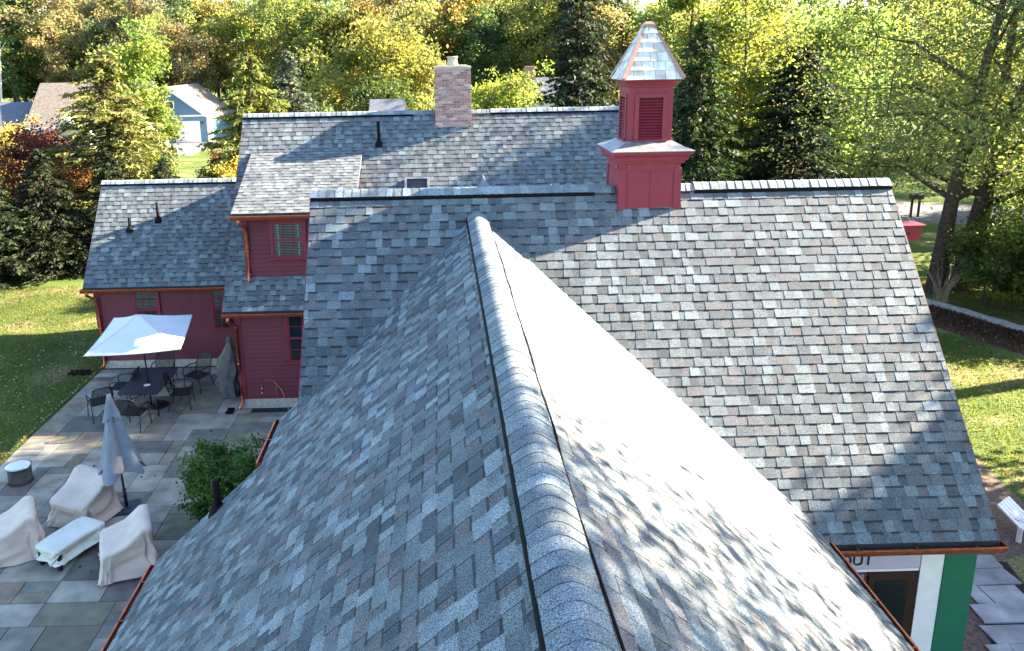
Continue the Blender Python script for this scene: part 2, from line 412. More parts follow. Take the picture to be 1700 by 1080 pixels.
# dormer
dx0, dx1, dy0, dz0, dy1, dz1 = -5.27, -2.2, 20.36, 5.23, 23.2, 6.44
DS = (dz1-dz0)/(dy1-dy0)
roofD = slab([(dx0, dy1, dz1), (dx0, dy0, dz0), (dx1, dy0, dz0), (dx1, dy1, dz1)], .10, DECK, house, "roof", "low pitched shed dormer roof, pale in the sun")
ld = math.sqrt(1+DS*DS)
shingles(roofD, (0, dy0-.02, dz0-.02*DS), (1, 0, 0), (0, 1, DS), lambda v: dx0-.015, lambda v: dx1+.015, (dy1-dy0)*ld, 'D', con=0.5)
# side ell
ex0, ex1, eye = -10.5, -5.4, 23.2
zel = lambda y: EZ - ES*(EY-y)
roofE = slab([(ex0, EY, EZ), (ex0, eye, zel(eye)), (ex1, eye, zel(eye)), (ex1, EY, EZ)], .12, DECK, house, "roof", "low side roof with two vent pipes")
le = math.sqrt(1+ES*ES)
shingles(roofE, (0, eye-.02, zel(eye-.02)), (1, 0, 0), (0, 1, ES), lambda v: ex0-.015, lambda v: ex1, (EY-eye)*le, 'E', con=0.75)
slab([(ex0, EY, EZ), (ex1, EY, EZ), (ex1, 27.86, zel(eye)), (ex0, 27.86, zel(eye))], .12, DECK, house, "roof")

# the 300 nearest shingles in view as single parts, the rest joined roof by roof
cand = [s for s in SINGLE if s[1] in 'LR' and s[4].y > 2.7]
cand.sort(key=lambda s: s[0])
chosen = {}
for s in cand[:300]: chosen.setdefault(s[1], set()).add(id(s[3]))
for key, (roof, pcs, fr) in ROOFS.items():
    mb = MB(); ch = chosen.get(key, set())
    for p in pcs:
        if id(p) in ch:
            m1 = MB(); O, u, v, n_, fl = fr
            c = O + u*(p[0]+p[1])/2 + v*(p[2]+EXPO/2)
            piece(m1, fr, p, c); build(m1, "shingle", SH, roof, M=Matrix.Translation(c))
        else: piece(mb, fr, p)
    tag(build(mb, "shingle_courses", SH, roof), kind='stuff')

# ---- ridge vents and ridge caps
def ridge(parent, A, B, s1, s2, half, lift, expo, flipdir=False, vent=True, tk=1.0, rr=.05):
    """caps along the ridge A->B; s1,s2 fall (dz per unit across) on the two sides; the butts face A"""
    A, B = Vector(A), Vector(B); d = (B-A); Ln = d.length; d.normalize(); a = Vector((d.y, -d.x, 0)); up = Vector((0, 0, 1))
    def sec(hw, lf_, m=9):
        out = []
        for i in range(m):
            t = -1 + 2*i/(m-1); x = t*hw; s = s2 if t > 0 else s1
            ss = (s1+s2)/2
            r = rr                                       # rounded crest
            out.append((x, -s*(math.sqrt(x*x+r*r)-r) + lf_))
        return out
    if vent:
        mb = MB(); q = sec(half*(1.07 if half > .14 else 1.0), lift-.010); n = len(q)
        e = lift + (.03 if half > .14 else .015)
        pts = [(x, z) for x, z in q]
        pts = pts + [(q[-1][0], q[-1][1]-e)] + [(q[-1][0]-.03, q[-1][1]-e)] + [(q[0][0]+.03, q[0][1]-e)] + [(q[0][0], q[0][1]-e)]
        mb.prism(pts, (A, a, up), (B, a, up))
        build(mb, "ridge_vent", BLACKP, parent)
    k = 0
    while k*expo < Ln-.02:
        c0, c1 = k*expo, min(k*expo + expo + .045, Ln)
        tn = rs.choice(PALX[10:60]); kf = rs.uniform(.98, 1.2)*tk*(1 if half > .14 else 1.3); tn = tuple(c*kf for c in tn)
        mb = MB(); m = 9
        j1, j2 = rs.uniform(-.004, .004), rs.uniform(-.004, .004)
        j3 = rs.uniform(-.006, .006)
        lo = [(x*(1+j1*2)+j3, z) for x, z in sec(half, lift + (.009 if half > .14 else .014))]; hi = [(x, z) for x, z in sec(half, lift + .003)]
        M0 = A + d*(Ln/2 if False else 0)
        p0 = [A + d*(c0+j2) + a*x + up*z for x, z in lo]; p1 = [A + d*c1 + a*x + up*z for x, z in hi]
        pb = [p - up*(.006 if half > .14 else .011) for p in p0]
        org = A + d*c0
        pts = [p - org for p in p0+p1+pb]
        fs = [(i, i+1, m+i+1, m+i) for i in range(m-1)] + [(2*m+i, 2*m+i+1, i+1, i) for i in range(m-1)]
        if (pts[1]-pts[0]).cross(pts[m]-pts[0]).z < 0: fs = [tuple(reversed(f_)) for f_ in fs]
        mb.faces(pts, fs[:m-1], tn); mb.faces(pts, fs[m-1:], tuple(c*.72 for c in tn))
        me = mb.data("ridge_cap", SH); 
        sm = [True]*(m-1) + [False]*(m-1); me.polygons.foreach_set("use_smooth", sm)
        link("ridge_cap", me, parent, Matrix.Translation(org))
        k += 1
ridge(roofN, (RX, 1.5, RZ), (RX, 12.62, RZ), RS_, LS, .156, .045, .128, tk=1.0, rr=.075)
ridge(roofF, (fx0-.02, FY, FZ), (2.45, FY, FZ), FS, FS, .13, .028, .134)
ridge(roofF, (2.45, FY, FZ), (2.78, FY, FZ), FS, FS, .13, .012, .134, vent=False)
ridge(roofF, (3.79, FY, FZ), (4.05, FY, FZ), FS, FS, .13, .012, .134, vent=False)
ridge(roofF, (4.05, FY, FZ), (fx1+.02, FY, FZ), FS, FS, .13, .028, .134)
ridge(roofM, (mx0-.02, MY, MZ), (-.75, MY, MZ), MS, MS, .13, .028, .15)
ridge(roofM, (-.75, MY, MZ), (-.12, MY, MZ), MS, MS, .13, .012, .15, vent=False)
ridge(roofM, (.95, MY, MZ), (1.5, MY, MZ), MS, MS, .13, .012, .15, vent=False)
ridge(roofM, (1.5, MY, MZ), (mx1, MY, MZ), MS, MS, .13, .028, .15)
ridge(roofE, (ex0-.02, EY, EZ), (ex1, EY, EZ), ES, ES, .13, .028, .15)

mb = MB(); rc = random.Random(4)
mb.tube([(RX+.185+rc.uniform(-.012, .012), y_, zR(RX+.185)+.045+rc.uniform(-.004, .006)) for y_ in [1.6+.45*k for k in range(25)]], .009, 6); build(mb, "heat_cable", BLACKP, roofR)
# unseen low link behind the front range, added to keep sun off the patio
slab([(3.0, 14.6, 5.55), (0.2, 14.6, 2.9), (0.2, 22, 2.9), (3.0, 22, 5.55)], .12, SH, house, "roof"); slab([(3.0, 14.6, 5.55), (3.0, 22, 5.55), (5.6, 22, 2.9), (5.6, 14.6, 2.9)], .12, SH, house, "roof")
# ---- rake boards and drip edges
def bar(mb, A, B, w, h, side=Vector((1, 0, 0))):
    """a board of width w along `side`, height h straight down from the line A-B"""
    A, B = Vector(A), Vector(B); s = Vector(side)*w/2; d = Vector((0, 0, -h))
    p = [A-s, A+s, A+s+d, A-s+d, B-s, B+s, B+s+d, B-s+d]
    mb.faces(p, [(0, 1, 2, 3), (7, 6, 5, 4), (0, 4, 5, 1), (1, 5, 6, 2), (2, 6, 7, 3), (3, 7, 4, 0)])
for (A, B) in [((fx0-.012, FY, FZ-.004), (fx0-.012, fye, zf(fye)-.004)), ((fx1+.012, FY, FZ-.004), (fx1+.012, fye, zf(fye)-.004)),
               ((mx0-.012, MY, MZ-.004), (mx0-.012, mye, zm(mye)-.004)), ((ex0-.012, EY, EZ-.004), (ex0-.012, eye, zel(eye)-.004)),
               ((dx0-.012, dy1, dz1-.004), (dx0-.012, dy0, dz0-.004))]:
    mb = MB(); bar(mb, A, B, .03, .2); build(mb, "rake_board", REDTRIM, house)
mb = MB(); bar(mb, (dx1+.012, dy1, dz1-.004), (dx1+.012, dy0, dz0-.004), .03, .05); build(mb, "drip_edge", LEAD, house)
mb = MB(); bar(mb, (xb, 9.812, zL(xb)-.004), (xa, 9.812, zL(xa)-.004), .03, .2, Vector((0, 1, 0))); build(mb, "rake_board", REDTRIM, house)

# ---- walls: clapboards with real laps
def clap_wall(parent, A, B, z0, z1, nrm, pitch=.118, name="wall"):
    """lapped boards on the line A-B from z0 to z1, facing nrm"""
    mb = MB(); A, B, nn = Vector((*A, 0)), Vector((*B, 0)), Vector(nrm); z = z0
    while z < z1-.01:
        zt = min(z+pitch, z1)
        a0, b0 = A+nn*.032, B+nn*.032
        up, dn = Vector((0, 0, zt)), Vector((0, 0, z))
        mb.poly([a0+dn, b0+dn, B+nn*.002+up, A+nn*.002+up]); mb.poly([A+dn, B+dn, b0+dn, a0+dn])
        z = zt
    Z0, Z1 = Vector((0, 0, z0)), Vector((0, 0, z1)); th = nn*-.12
    mb.poly([A+Z1, B+Z1, B+th+Z1, A+th+Z1]); mb.poly([A+th+Z0, A+th+Z1, B+th+Z1, B+th+Z0])
    mb.poly([A+Z0, A+Z1, A+th+Z1, A+th+Z0]); mb.poly([B+Z0, B+th+Z0, B+th+Z1, B+Z1])
    return build(mb, name, RED, parent)
def gable(parent, x, y0, y1, ym, z0, zt, th=.12):
    mb = MB(); p = [(x, y0, z0), (x, y1, z0), (x, ym, zt)]
    mb.poly(p); mb.poly([(q[0]+th, q[1], q[2]) for q in reversed(p)])
    return build(mb, "gable_wall", RED, parent)
EW, PW, FW = 23.42, 20.22, 9.75
clap_wall(house, (-10.28, EW), (-5.32, EW), .24, 2.72, (0, -1, 0))
clap_wall(house, (-10.28, 27.6), (-10.28, EW), .24, 2.72, (-1, 0, 0))
clap_wall(house, (-5.36, PW), (1.0, PW), .27, 2.86, (0, -1, 0))
clap_wall(house, (-5.36, 27.9), (-5.36, PW), .27, 2.86, (-1, 0, 0))
clap_wall(house, (5.6, PW), (5.6, 27.9), .27, 2.86, (1, 0, 0))
clap_wall(house, (-10.28, 27.6), (5.6, 27.9), .24, 2.7, (0, 1, 0))
gable(house, -10.28, EW, 27.6, EY, 2.72, EZ-.25); gable(house, -5.36, PW, 27.9, MY, 2.86, MZ-.25); gable(house, 5.5, PW, 27.9, MY, 2.86, MZ-.25)
clap_wall(house, (-5.05, 20.66), (-2.35, 20.66), 3.42, 5.2, (0, -1, 0))
for x in (-5.05, -2.4):
    mb = MB(); p = [(x, 20.66, 3.45), (x, 20.66, 5.25), (x, 23.1, 6.33)]; mb.poly(p); mb.poly([(q[0]+.08, q[1], q[2]) for q in reversed(p)]); build(mb, "dormer_cheek", RED, house)
clap_wall(house, (-1.8, 16.3), (-1.8, 9.9), .2, 2.75, (-1, 0, 0)); gable(house, -1.8, 9.75, 16.3, FY, 2.7, FZ-.25)
clap_wall(house, (6.95, 9.78), (6.95, 16.3), .2, 2.75, (1, 0, 0)); gable(house, 6.83, 9.75, 16.3, FY, 2.7, FZ-.25)
clap_wall(house, (-1.8, 16.3), (6.95, 16.3), .2, 2.7, (0, 1, 0))
clap_wall(house, (.4, 20.2), (.4, 16.3), .2, 2.85, (-1, 0, 0)); clap_wall(house, (5.4, 16.3), (5.4, 20.2), .2, 2.85, (1, 0, 0))
clap_wall(house, (-3.6, 9.65), (-3.6, YB+.2), .2, 2.6, (-1, 0, 0)); clap_wall(house, (-2.1, 11.2), (-2.1, 9.65), .2, 3.9, (-1, 0, 0)); clap_wall(house, (-2.1, 9.65), (-3.6, 9.65), .2, 2.6, (0, 1, 0))
clap_wall(house, (4.4, YB+.2), (4.4, 9.7), .2, 3.1, (1, 0, 0))
mb = MB(); mb.poly([(-3.6, YB+.2, .2), (4.4, YB+.2, .2), (4.4, YB+.2, 3.1), (RX, YB+.2, RZ-.15), (-3.6, YB+.2, 2.6)]); build(mb, "gable_wall", RED, house)
# front wall of the range: dark shop front with white post, green corner and a lettered board
GREENP = mat("green_paint", (.012, .135, .075), .5, .35, var=.08, scale=6)
DARKD = mat("dark_brown_paint_louvre_shade", (.035, .013, .012), .4, .4, var=.1)
clap_wall(house, (4.5, FW), (6.42, FW), .2, 2.7, (0, -1, 0))
mb = MB(); mb.box(6.44, 6.75, FW-.06, FW+.1, 0, 2.6); o = build(mb, "door_post", WHITE, house); o["label"] = "white door post"
mb = MB(); mb.box(6.755, 7.19, FW-.07, FW+.1, 0, 2.55); o = build(mb, "corner_board", GREENP, house); o["label"] = "broad green corner board"
mb = MB(); mb.box(5.75, 6.435, FW-.05, FW+.03, .05, 2.05); o = build(mb, "door", DARKD, house); o["label"] = "dark brown door under the eave"
mb = MB(); mb.box(5.85, 6.3, FW-.058, FW-.051, .8, 1.9); build(mb, "pane", GLASS, o)
mb = MB(); mb.box(5.05, 6.42, FW-.065, FW-.018, 2.1, 2.42); sign = build(mb, "sign_board", mat("pale_lilac_paint", (.50, .46, .56), .6, .3, var=.05), house); sign["label"] = "pale lettered board under the gutter"
def letters(txt, size, M, parent, m, depth=.006):
    cu = bpy.data.curves.new("lettering", 'FONT'); cu.body = txt; cu.size = size; cu.extrude = depth; cu.materials.append(m)
    t = bpy.data.objects.new("lettering", cu); COL.objects.link(t)
    dg = bpy.context.evaluated_depsgraph_get(); me = bpy.data.meshes.new_from_object(t.evaluated_get(dg))
    bpy.data.objects.remove(t); return link("lettering", me, parent, M)
letters("OUT", .22, T(5.30, FW-.072, 2.17) @ Matrix.Rotation(R(90), 4, 'X'), sign, BLACKM)
mb = MB(); mb.box(5.06, 6.41, FW-.07, FW-.017, 2.06, 2.096); build(mb, "sign_trim", WHITE, sign)
mb = MB(); mb.box(5.2, 5.68, FW-.05, FW-.018, .7, 2.0); w_ = build(mb, "window", mat("blue_grey_paint", (.16, .21, .34), .5), house)
mb = MB(); mb.box(5.27, 5.61, FW-.057, FW-.051, .78, 1.92); build(mb, "pane", GLASS, w_)

# foundations
for (a, b_, c, d, h) in [(-10.3, -5.3, EW-.035, EW+.1, .25), (-5.4, 1.0, PW-.035, PW+.1, .28)]:
    mb = MB(); mb.box(a, b_, c, d, 0, h); build(mb, "foundation", CONC, house)
# trim boards at corners and under eaves
for (x0, x1, y0, y1, z0, z1) in [(-10.32, -10.16, EW-.040, EW, .25, 2.72), (-5.40, -5.24, PW-.040, PW, .28, 2.86), (-5.09, -4.97, 20.66-.040, 20.66, 3.45, 5.2),
                                 (-10.3, -5.32, EW-.044, EW+.0, 2.55, 2.70), (-5.36, 1.0, PW-.044, PW, 2.66, 2.84), (-5.05, -2.35, 20.66-.044, 20.66, 5.02, 5.19)]:
    mb = MB(); mb.box(x0, x1, y0, y1, z0, z1); build(mb, "trim_board", REDTRIM, house)

# ---- windows
def window(x0, x1, z0, z1, y, cols, rows, blinds, label):
    """double hung window in a wall facing -Y, with sill, muntins, panes and slatted blinds"""
    y -= .022
    mb = MB(); f = .075
    mb.box(x0-f, x0, y-.05, y-.003, z0, z1); mb.box(x1, x1+f, y-.05, y-.003, z0, z1)
    mb.box(x0-f-.02, x1+f+.02, y-.06, y-.004, z1, z1+f)
    w = build(mb, "window", REDTRIM, house); w["label"] = label
    mb = MB(); mb.box(x0-f-.03, x1+f+.03, y-.075, y-.005, z0-.05, z0-.001); build(mb, "window_sill", REDTRIM, w)
    zm_ = (z0+z1)/2
    for (a, b_, yy) in ((zm_, z1, y-.028), (z0, zm_, y-.020)):
        mb = MB(); t = .035
        mb.box(x0, x0+t, yy-.012, yy+.006, a, b_); mb.box(x1-t, x1, yy-.012, yy+.006, a, b_)
        mb.box(x0+t, x1-t, yy-.012, yy+.006, a, a+t); mb.box(x0+t, x1-t, yy-.012, yy+.006, b_-t, b_)
        for i in range(1, cols):
            xx = x0 + (x1-x0)*i/cols; mb.box(xx-.009, xx+.009, yy-.010, yy+.004, a+t, b_-t)
        for j in range(1, rows):
            zz = a + (b_-a)*j/rows
            mb.box(x0+t, x1-t, yy-.0112, yy+.0048, zz-.009, zz+.009)
        build(mb, "sash", REDTRIM, w)
        for i in range(cols):
            for j in range(rows):
                mb = MB(); c = (x1-x0)/cols; r_ = (b_-a)/rows
                mb.box(x0+c*i+.01, x0+c*(i+1)-.01, yy-.001, yy+.001, a+r_*j+.01, a+r_*(j+1)-.01)
                build(mb, "pane", GLASS if not blinds else CLEAR, w)
    mb = MB(); mb.box(x0, x1, y-.0155, y-.0145, z0, z1); build(mb, "dark_interior", BLACKM, w)
    if blinds:
        mb = MB(); z = z1-.03; zl = z0+.02 if blinds == 1 else zm_
        while z > zl:
            mb.box(x0+.03, x1-.03, y-.0185, y-.0165, z-.016, z); z -= .042
        tag(build(mb, "blind_slats", BLIND, w), kind='stuff')
        if blinds == 1:
            for xx in (x0+.11, x1-.15):
                mb = MB(); mb.box(xx, xx+.045, y-.0198, y-.0188, z0+.02, z1-.02); build(mb, "blind_tape", BLIND, w)
    return w
def clear_glass():
    m = bpy.data.materials.new("clear_glass"); m.use_nodes = True; N = m.node_tree.nodes; Lk = m.node_tree.links
    t = N.new("ShaderNodeBsdfTransparent"); gl = N.new("ShaderNodeBsdfGlossy"); gl.inputs["Roughness"].default_value = .04
    ms = N.new("ShaderNodeMixShader"); fr = N.new("ShaderNodeFresnel"); fr.inputs[0].default_value = 1.5
    Lk.new(fr.outputs[0], ms.inputs[0]); Lk.new(t.outputs[0], ms.inputs[1]); Lk.new(gl.outputs[0], ms.inputs[2]); Lk.new(ms.outputs[0], N["Material Output"].inputs[0])
    return m
CLEAR = clear_glass()
window(-9.12, -8.47, 1.2, 2.50, EW, 3, 2, 2, "window with white blinds behind the open parasol")
window(-6.83, -6.17, 1.2, 2.50, EW, 3, 2, 2, "window half hidden by the porch roof corner")
window(-4.02, -3.3, 1.32, 2.60, PW, 2, 2, 0, "dark window of the porch wall")
window(-4.33, -3.55, 4.02, 4.93, 20.66, 3, 2, 1, "dormer window with white blinds")

# ---- copper gutters: open troughs with end caps
def gutter(A, B, out, hangers=True, dep=.11, wid=.13, name_label=None):
    A, B, out = Vector(A), Vector(B), Vector(out).normalized(); up = Vector((0, 0, 1)); t = .004
    sec = [(0, 0), (0, -dep), (wid*.62, -dep), (wid, -dep*.35), (wid, .0), (wid+.012, .004), (wid+.012, -.006), (wid+t, -.012)]
    inn = [(t, 0)] ; 
    outer = [(0, 0), (0, -dep), (wid*.62, -dep), (wid*.95, -dep*.4), (wid, 0), (wid+.014, 0), (wid+.014, -.014), (wid+.006, -.014), (wid*.95+.006, -dep*.4-.006), (wid*.62+.004, -dep-.006), (-t, -dep-.006), (-t, 0)]
    mb = MB(); n = len(outer)
    P0 = [A + out*a + up*b_ for a, b_ in outer]; P1 = [B + out*a + up*b_ for a, b_ in outer]
    mb.faces(P0+P1, [(i, (i+1) % n, n+(i+1) % n, n+i) for i in range(n)])
    g_ = build(mb, "gutter", COPPERIN, house)
    for E_ in (A, B):
        mb = MB(); q = [E_ + out*a + up*b_ for a, b_ in ((-t, .0), (-t, -dep-.006), (wid*.62, -dep-.006), (wid+.012, -dep*.35), (wid+.012, .0))]
        d = (B-A).normalized()*(.004 if E_ is A else -.004); mb.poly(q); mb.poly([p-d for p in reversed(q)])
        for i in range(5): mb.poly([q[i], q[(i+1) % 5], q[(i+1) % 5]-d, q[i]-d])
        build(mb, "end_cap", COPPER, g_)
    mb = MB(); q = [(wid-.004, .002), (wid+.018, .002), (wid+.018, -.012), (wid-.004, -.012)]
    mb.prism(q, (A, out, up), (B, out, up)); build(mb, "gutter_bead", COPPER, g_)
    if hangers:
        L_ = (B-A).length; k = int(L_/.75)
        for i in range(k):
            p = A + (B-A)*((i+.5)/k); d = (B-A).normalized()*.012
            mb = MB(); mb.faces([p-d+up*.012, p+d+up*.012, p+d+out*(wid+.01)+up*.006, p-d+out*(wid+.01)+up*.006], [(0, 1, 2, 3), (3, 2, 1, 0)]); build(mb, "hanger", COPPER, g_)
    return g_
gutter((xa+.02, YB, zL(xa)-.05), (xa+.02, 9.76, zL(xa)-.05), (-1, 0, 0))
gutter((xb+.02, 9.95, zL(xb)-.06), (xb+.02, 11.3, zL(xb)-.06), (-1, 0, 0), dep=.12)
gutter((xr-.02, YB, zR(xr)-.05), (xr-.02, 9.05, zR(xr)-.05), (1, 0, 0))
gutter((4.93, fye+.02, zf(fye)-.06), (fx1+.06, fye+.02, zf(fye)-.06), (0, -1, 0))
gutter((mx0-.02, mye+.02, zm(mye)-.06), (-1.5, mye+.02, zm(mye)-.06), (0, -1, 0))
gutter((ex0-.08, eye+.02, zel(eye)-.06), (-5.75, eye+.02, zel(eye)-.06), (0, -1, 0))
gutter((dx0-.02, dy0+.02, dz0-.05), (dx1, dy0+.02, dz0-.05), (0, -1, 0))
# ---- downspouts
def downspout(path, shoe=True, r=.042):
    mb = MB(); mb.tube(path, r, 10); o = build(mb, "downspout", COPPER, house, True)
    for p in path[2:-1]:
        m2 = MB(); m2.tube([Vector(p)+Vector((0, 0, .02)), Vector(p)-Vector((0, 0, .02))], r*1.2, 10); build(m2, "strap", COPPER, o, True)
    return o
downspout([(-10.42, 23.12, 2.5), (-10.42, 23.14, 2.38), (-10.24, EW-.1, 2.2), (-10.22, EW-.09, 1.3), (-10.22, EW-.09, .22), (-10.24, EW-.2, .10)])
downspout([(-5.5, 19.95, 2.62), (-5.5, 19.96, 2.5), (-5.36, PW-.1, 2.32), (-5.36, PW-.09, 1.3), (-5.36, PW-.09, .2), (-5.4, PW-.24, .10)])
downspout([(-5.10, 20.27, 5.08), (-5.10, 20.30, 4.98), (-5.0, 20.56, 4.8), (-5.0, 20.57, 4.2), (-5.0, 20.57, 3.58), (-4.98, 20.42, 3.42)])
for (x, y, L_) in ((-10.55, 23.0, -.62), (-5.55, 19.92, -.18)):
    b_ = MB(); b_.box(min(x, x+L_), max(x, x+L_), y-.10, y+.10, .0, .05); b_.box(min(x, x+L_), max(x, x+L_), y-.12, y-.09, .0, .09); b_.box(min(x, x+L_), max(x, x+L_), y+.09, y+.12, .0, .09)
    o = build(b_, "splash_block", BLACKP, M=T(0, 0, .03 if x > -10.3 else 0))
    tag(o, "black splash block under the downspout at the patio corner by the lawn" if x < -10 else "small black splash block under the downspout of the porch corner", "splash block")

# ---- chimney of single bricks
chx0, chx1, chy0, chy1, chz0, chz1 = -.10, .93, 23.68, 24.45, 6.6, 8.62
mb = MB(); mb.box(chx0+.012, chx1-.012, chy0+.012, chy1-.012, chz0, chz1)
chim = build(mb, "chimney", MORTAR, house)
bt = [(.42, .235, .195), (.46, .28, .24), (.37, .19, .16), (.32, .17, .15), (.50, .35, .30), (.42, .26, .23), (.48, .35, .31)]
bh, gp = .0667, .012
rows = int((chz1-chz0-.38)/bh)
rest = MB()
for r_ in range(rows):
    z = chz0+.40+r_*bh; off = 0 if r_ % 2 else .105
    for (face, ln) in (('f', chx1-chx0), ('b', chx1-chx0), ('l', chy1-chy0), ('r', chy1-chy0)):
        x = -off
        while x < ln-.01:
            a, b_ = max(x, 0), min(x+.21-gp, ln)
            if b_-a > .03:
                tn = rs.choice(bt); kf = rs.uniform(.8, 1.2); tn = tuple(c*kf for c in tn); jj = rs.uniform(-.003, .003)
                d = .03
                if face == 'f': q = (chx0+a, chx0+b_, chy0+jj, chy0+d)
                elif face == 'b': q = (chx0+a, chx0+b_, chy1-d, chy1)
                elif face == 'l': q = (chx0+jj, chx0+d, chy0+.003+a*.99, chy0+b_*.99)
                else: q = (chx1-d, chx1+jj, chy0+.003+a*.99, chy0+b_*.99)
                if face == 'f':
                    m1 = MB(); c = Vector(((q[0]+q[1])/2, q[2], z)); m1.box(q[0]-c.x, q[1]-c.x, 0, q[3]-q[2], 0, bh-gp, tn); build(m1, "brick", BRICKM, chim, M=Matrix.Translation(c))
                else: rest.box(q[0], q[1], q[2], q[3], z, z+bh-gp, tn)
            x += .21
tag(build(rest, "side_bricks", BRICKM, chim), kind='stuff')
mb = MB(); mb.box(chx0-.006, chx1+.006, chy0-.008, chy1, chz0+.15, chz0+.38); build(mb, "flashing", LEAD, chim)
mb = MB(); mb.box(chx0-.012, chx1+.012, chy0-.012, chy1+.012, chz1-.006, chz1+.055); mb.box(chx0+.1, chx1-.1, chy0+.1, chy1-.1, chz1+.055, chz1+.09); build(mb, "chimney_crown", CONC, chim)
mb = MB(); mb.lathe([(.15, 0), (.17, .02), (.15, .05), (.13, .2), (.155, .21), (.155, .25), (.10, .25), (.09, .05)], 18, (.42, 24.0, chz1+.085)); build(mb, "chimney_pot", CONC, chim, True)

# ---- vent pipes, skylight, small vent
def vent(x, y, z, h, s_axis, name="vent_pipe"):
    mb = MB(); mb.tube([(x, y, z-.1), (x, y, z+h)], .045, 12); o = build(mb, name, BLACKP, house, True)
    mb = MB(); mb.lathe([(.14, -.09), (.10, .02), (.062, .09), (.05, .09)], 14, (x, y, z)); build(mb, "pipe_boot", BLACKP, o, True)
vent(-3.0, 9.62, zL(-3.0), .42, 0)
vent(-1.71, 23.36, zm(23.36), .62, 0)
vent(-9.41, 24.43, zel(24.43), .36, 0)
vent(-8.6, 24.63, zel(24.63), .52, 0)
sk = MB(); n_ = Vector((0, -MS, 1)).normalized(); vv = Vector((0, 1, MS)).normalized()
O_ = Vector((-.98, 21.9, zm(21.9)))
def onroof(mb, x0, x1, v0, v1, h0, h1): 
    Mx = Matrix(((1, 0, 0, O_.x), (0, vv.y, n_.y, O_.y), (0, vv.z, n_.z, O_.z), (0, 0, 0, 1))); mb.box(x0, x1, v0, v1, h0, h1, M=Mx)
L_ = .66*1.52
onroof(sk, 0, .06, 0, L_, 0, .12); onroof(sk, .62, .68, 0, L_, 0, .12); onroof(sk, .06, .62, 0, .06, 0, .12); onroof(sk, .06, .62, L_-.06, L_, 0, .12)
sko = build(sk, "skylight", LEAD, house); sk = MB(); onroof(sk, .06, .62, .06, L_-.06, .06, .10); build(sk, "pane", GLASS, sko)
mb = MB(); p = [Vector((.95, 22.3, zm(22.3)+.0)), Vector((1.42, 22.3, zm(22.3)+.0)), Vector((1.18, 22.3, zm(22.3)+.27)), Vector((1.18, 22.62, zm(22.62)+.02))]
mb.faces(p, [(0, 1, 2), (0, 2, 3), (2, 1, 3)]); build(mb, "roof_vent", LEAD, house)
# hoist beam on the right gable
mb = MB(); mb.box(6.9, 7.78, 12.88, 13.12, 5.93, 6.16); o = build(mb, "hoist_beam", REDTRIM, house); o["label"] = "short red hoist beam sticking out of the gable"
mb = MB(); mb.box(6.9, 7.83, 12.84, 13.16, 6.165, 6.19); build(mb, "beam_cap", REDTRIM, o)
mb = MB(); mb.tube([(7.28, 12.874, 6.05), (7.36, 12.868, 6.065), (7.46, 12.868, 6.06), (7.6, 12.874, 6.05)], .012, 6); build(mb, "crack", BLACKM, o)
# taps, wall thermometer and loose wire on the porch wall
mb = MB(); mb.tube([(-4.42, PW-.03, .62), (-4.42, PW-.12, .62), (-4.42, PW-.14, .45)], .016, 8); mb.box(-4.47, -4.37, PW-.13, PW-.11, .64, .66); build(mb, "garden_tap", COPPER, house)
mb = MB(); mb.tube([(-4.83, PW-.03, .72), (-4.83, PW-.03, .4)], .012, 6); mb.lathe([(.0, -.035), (.035, 0), (0, .035)], 10, (-4.83, PW-.05, .58)); mb.lathe([(.0, -.03), (.025, 0), (0, .03)], 10, (-4.83, PW-.05, .45)); build(mb, "wall_ornament", STEEL, house)
mb = MB(); mb.tube([(-4.72, PW-.05, .82), (-4.5, PW-.15, .85), (-4.25, PW-.3, .62), (-4.05, PW-.6, .2), (-3.9, PW-1.0, .06)], .007, 6); build(mb, "wire", LEAD, house)

# ================================================================== CUPOLA
CXc, CYc = 3.285, 13.19
cup = thing("cupola", (CXc, CYc, 6.5), "red louvred cupola with pale shingled pyramid roof on the ridge", "cupola")
def cbox(name, hw, z0, z1, m, parent=cup, hd=None):
    mb = MB(); hd = hd or hw; mb.box(-hw, hw, -hd, hd, z0-6.5, z1-6.5); return build(mb, name, m, parent)
base = cbox("base", .475, 6.0, 7.36, REDTRIM)
for sx in (-1, 1):
    for sy in (-1, 1):
        mb = MB(); mb.box(min(sx*.375, sx*.492), max(sx*.375, sx*.492), min(sy*.375, sy*.492), max(sy*.375, sy*.492), -.5, .72); build(mb, "corner_board", REDTRIM, base)
for k in range(4):
    Mr = Matrix.Rotation(k*math.pi/2, 4, 'Z')
    mb = MB(); mb.box(-.374, .374, -.489, -.476, .70, .80, M=Mr); build(mb, "rail", REDTRIM, base)
    for a, b_ in ((-.345, -.004), (.004, .345)):
        mb = MB(); mb.box(a, b_, -.482, -.4752, -.28, .66, M=Mr); build(mb, "panel", REDTRIM, base)
mb = MB(); mb.box(-.5, .5, -.52, -.492, -.13, .0); mb.box(-.5, .5, -.56, -.52, -.13, -.06); build(mb, "flashing", COPPERIN, base)
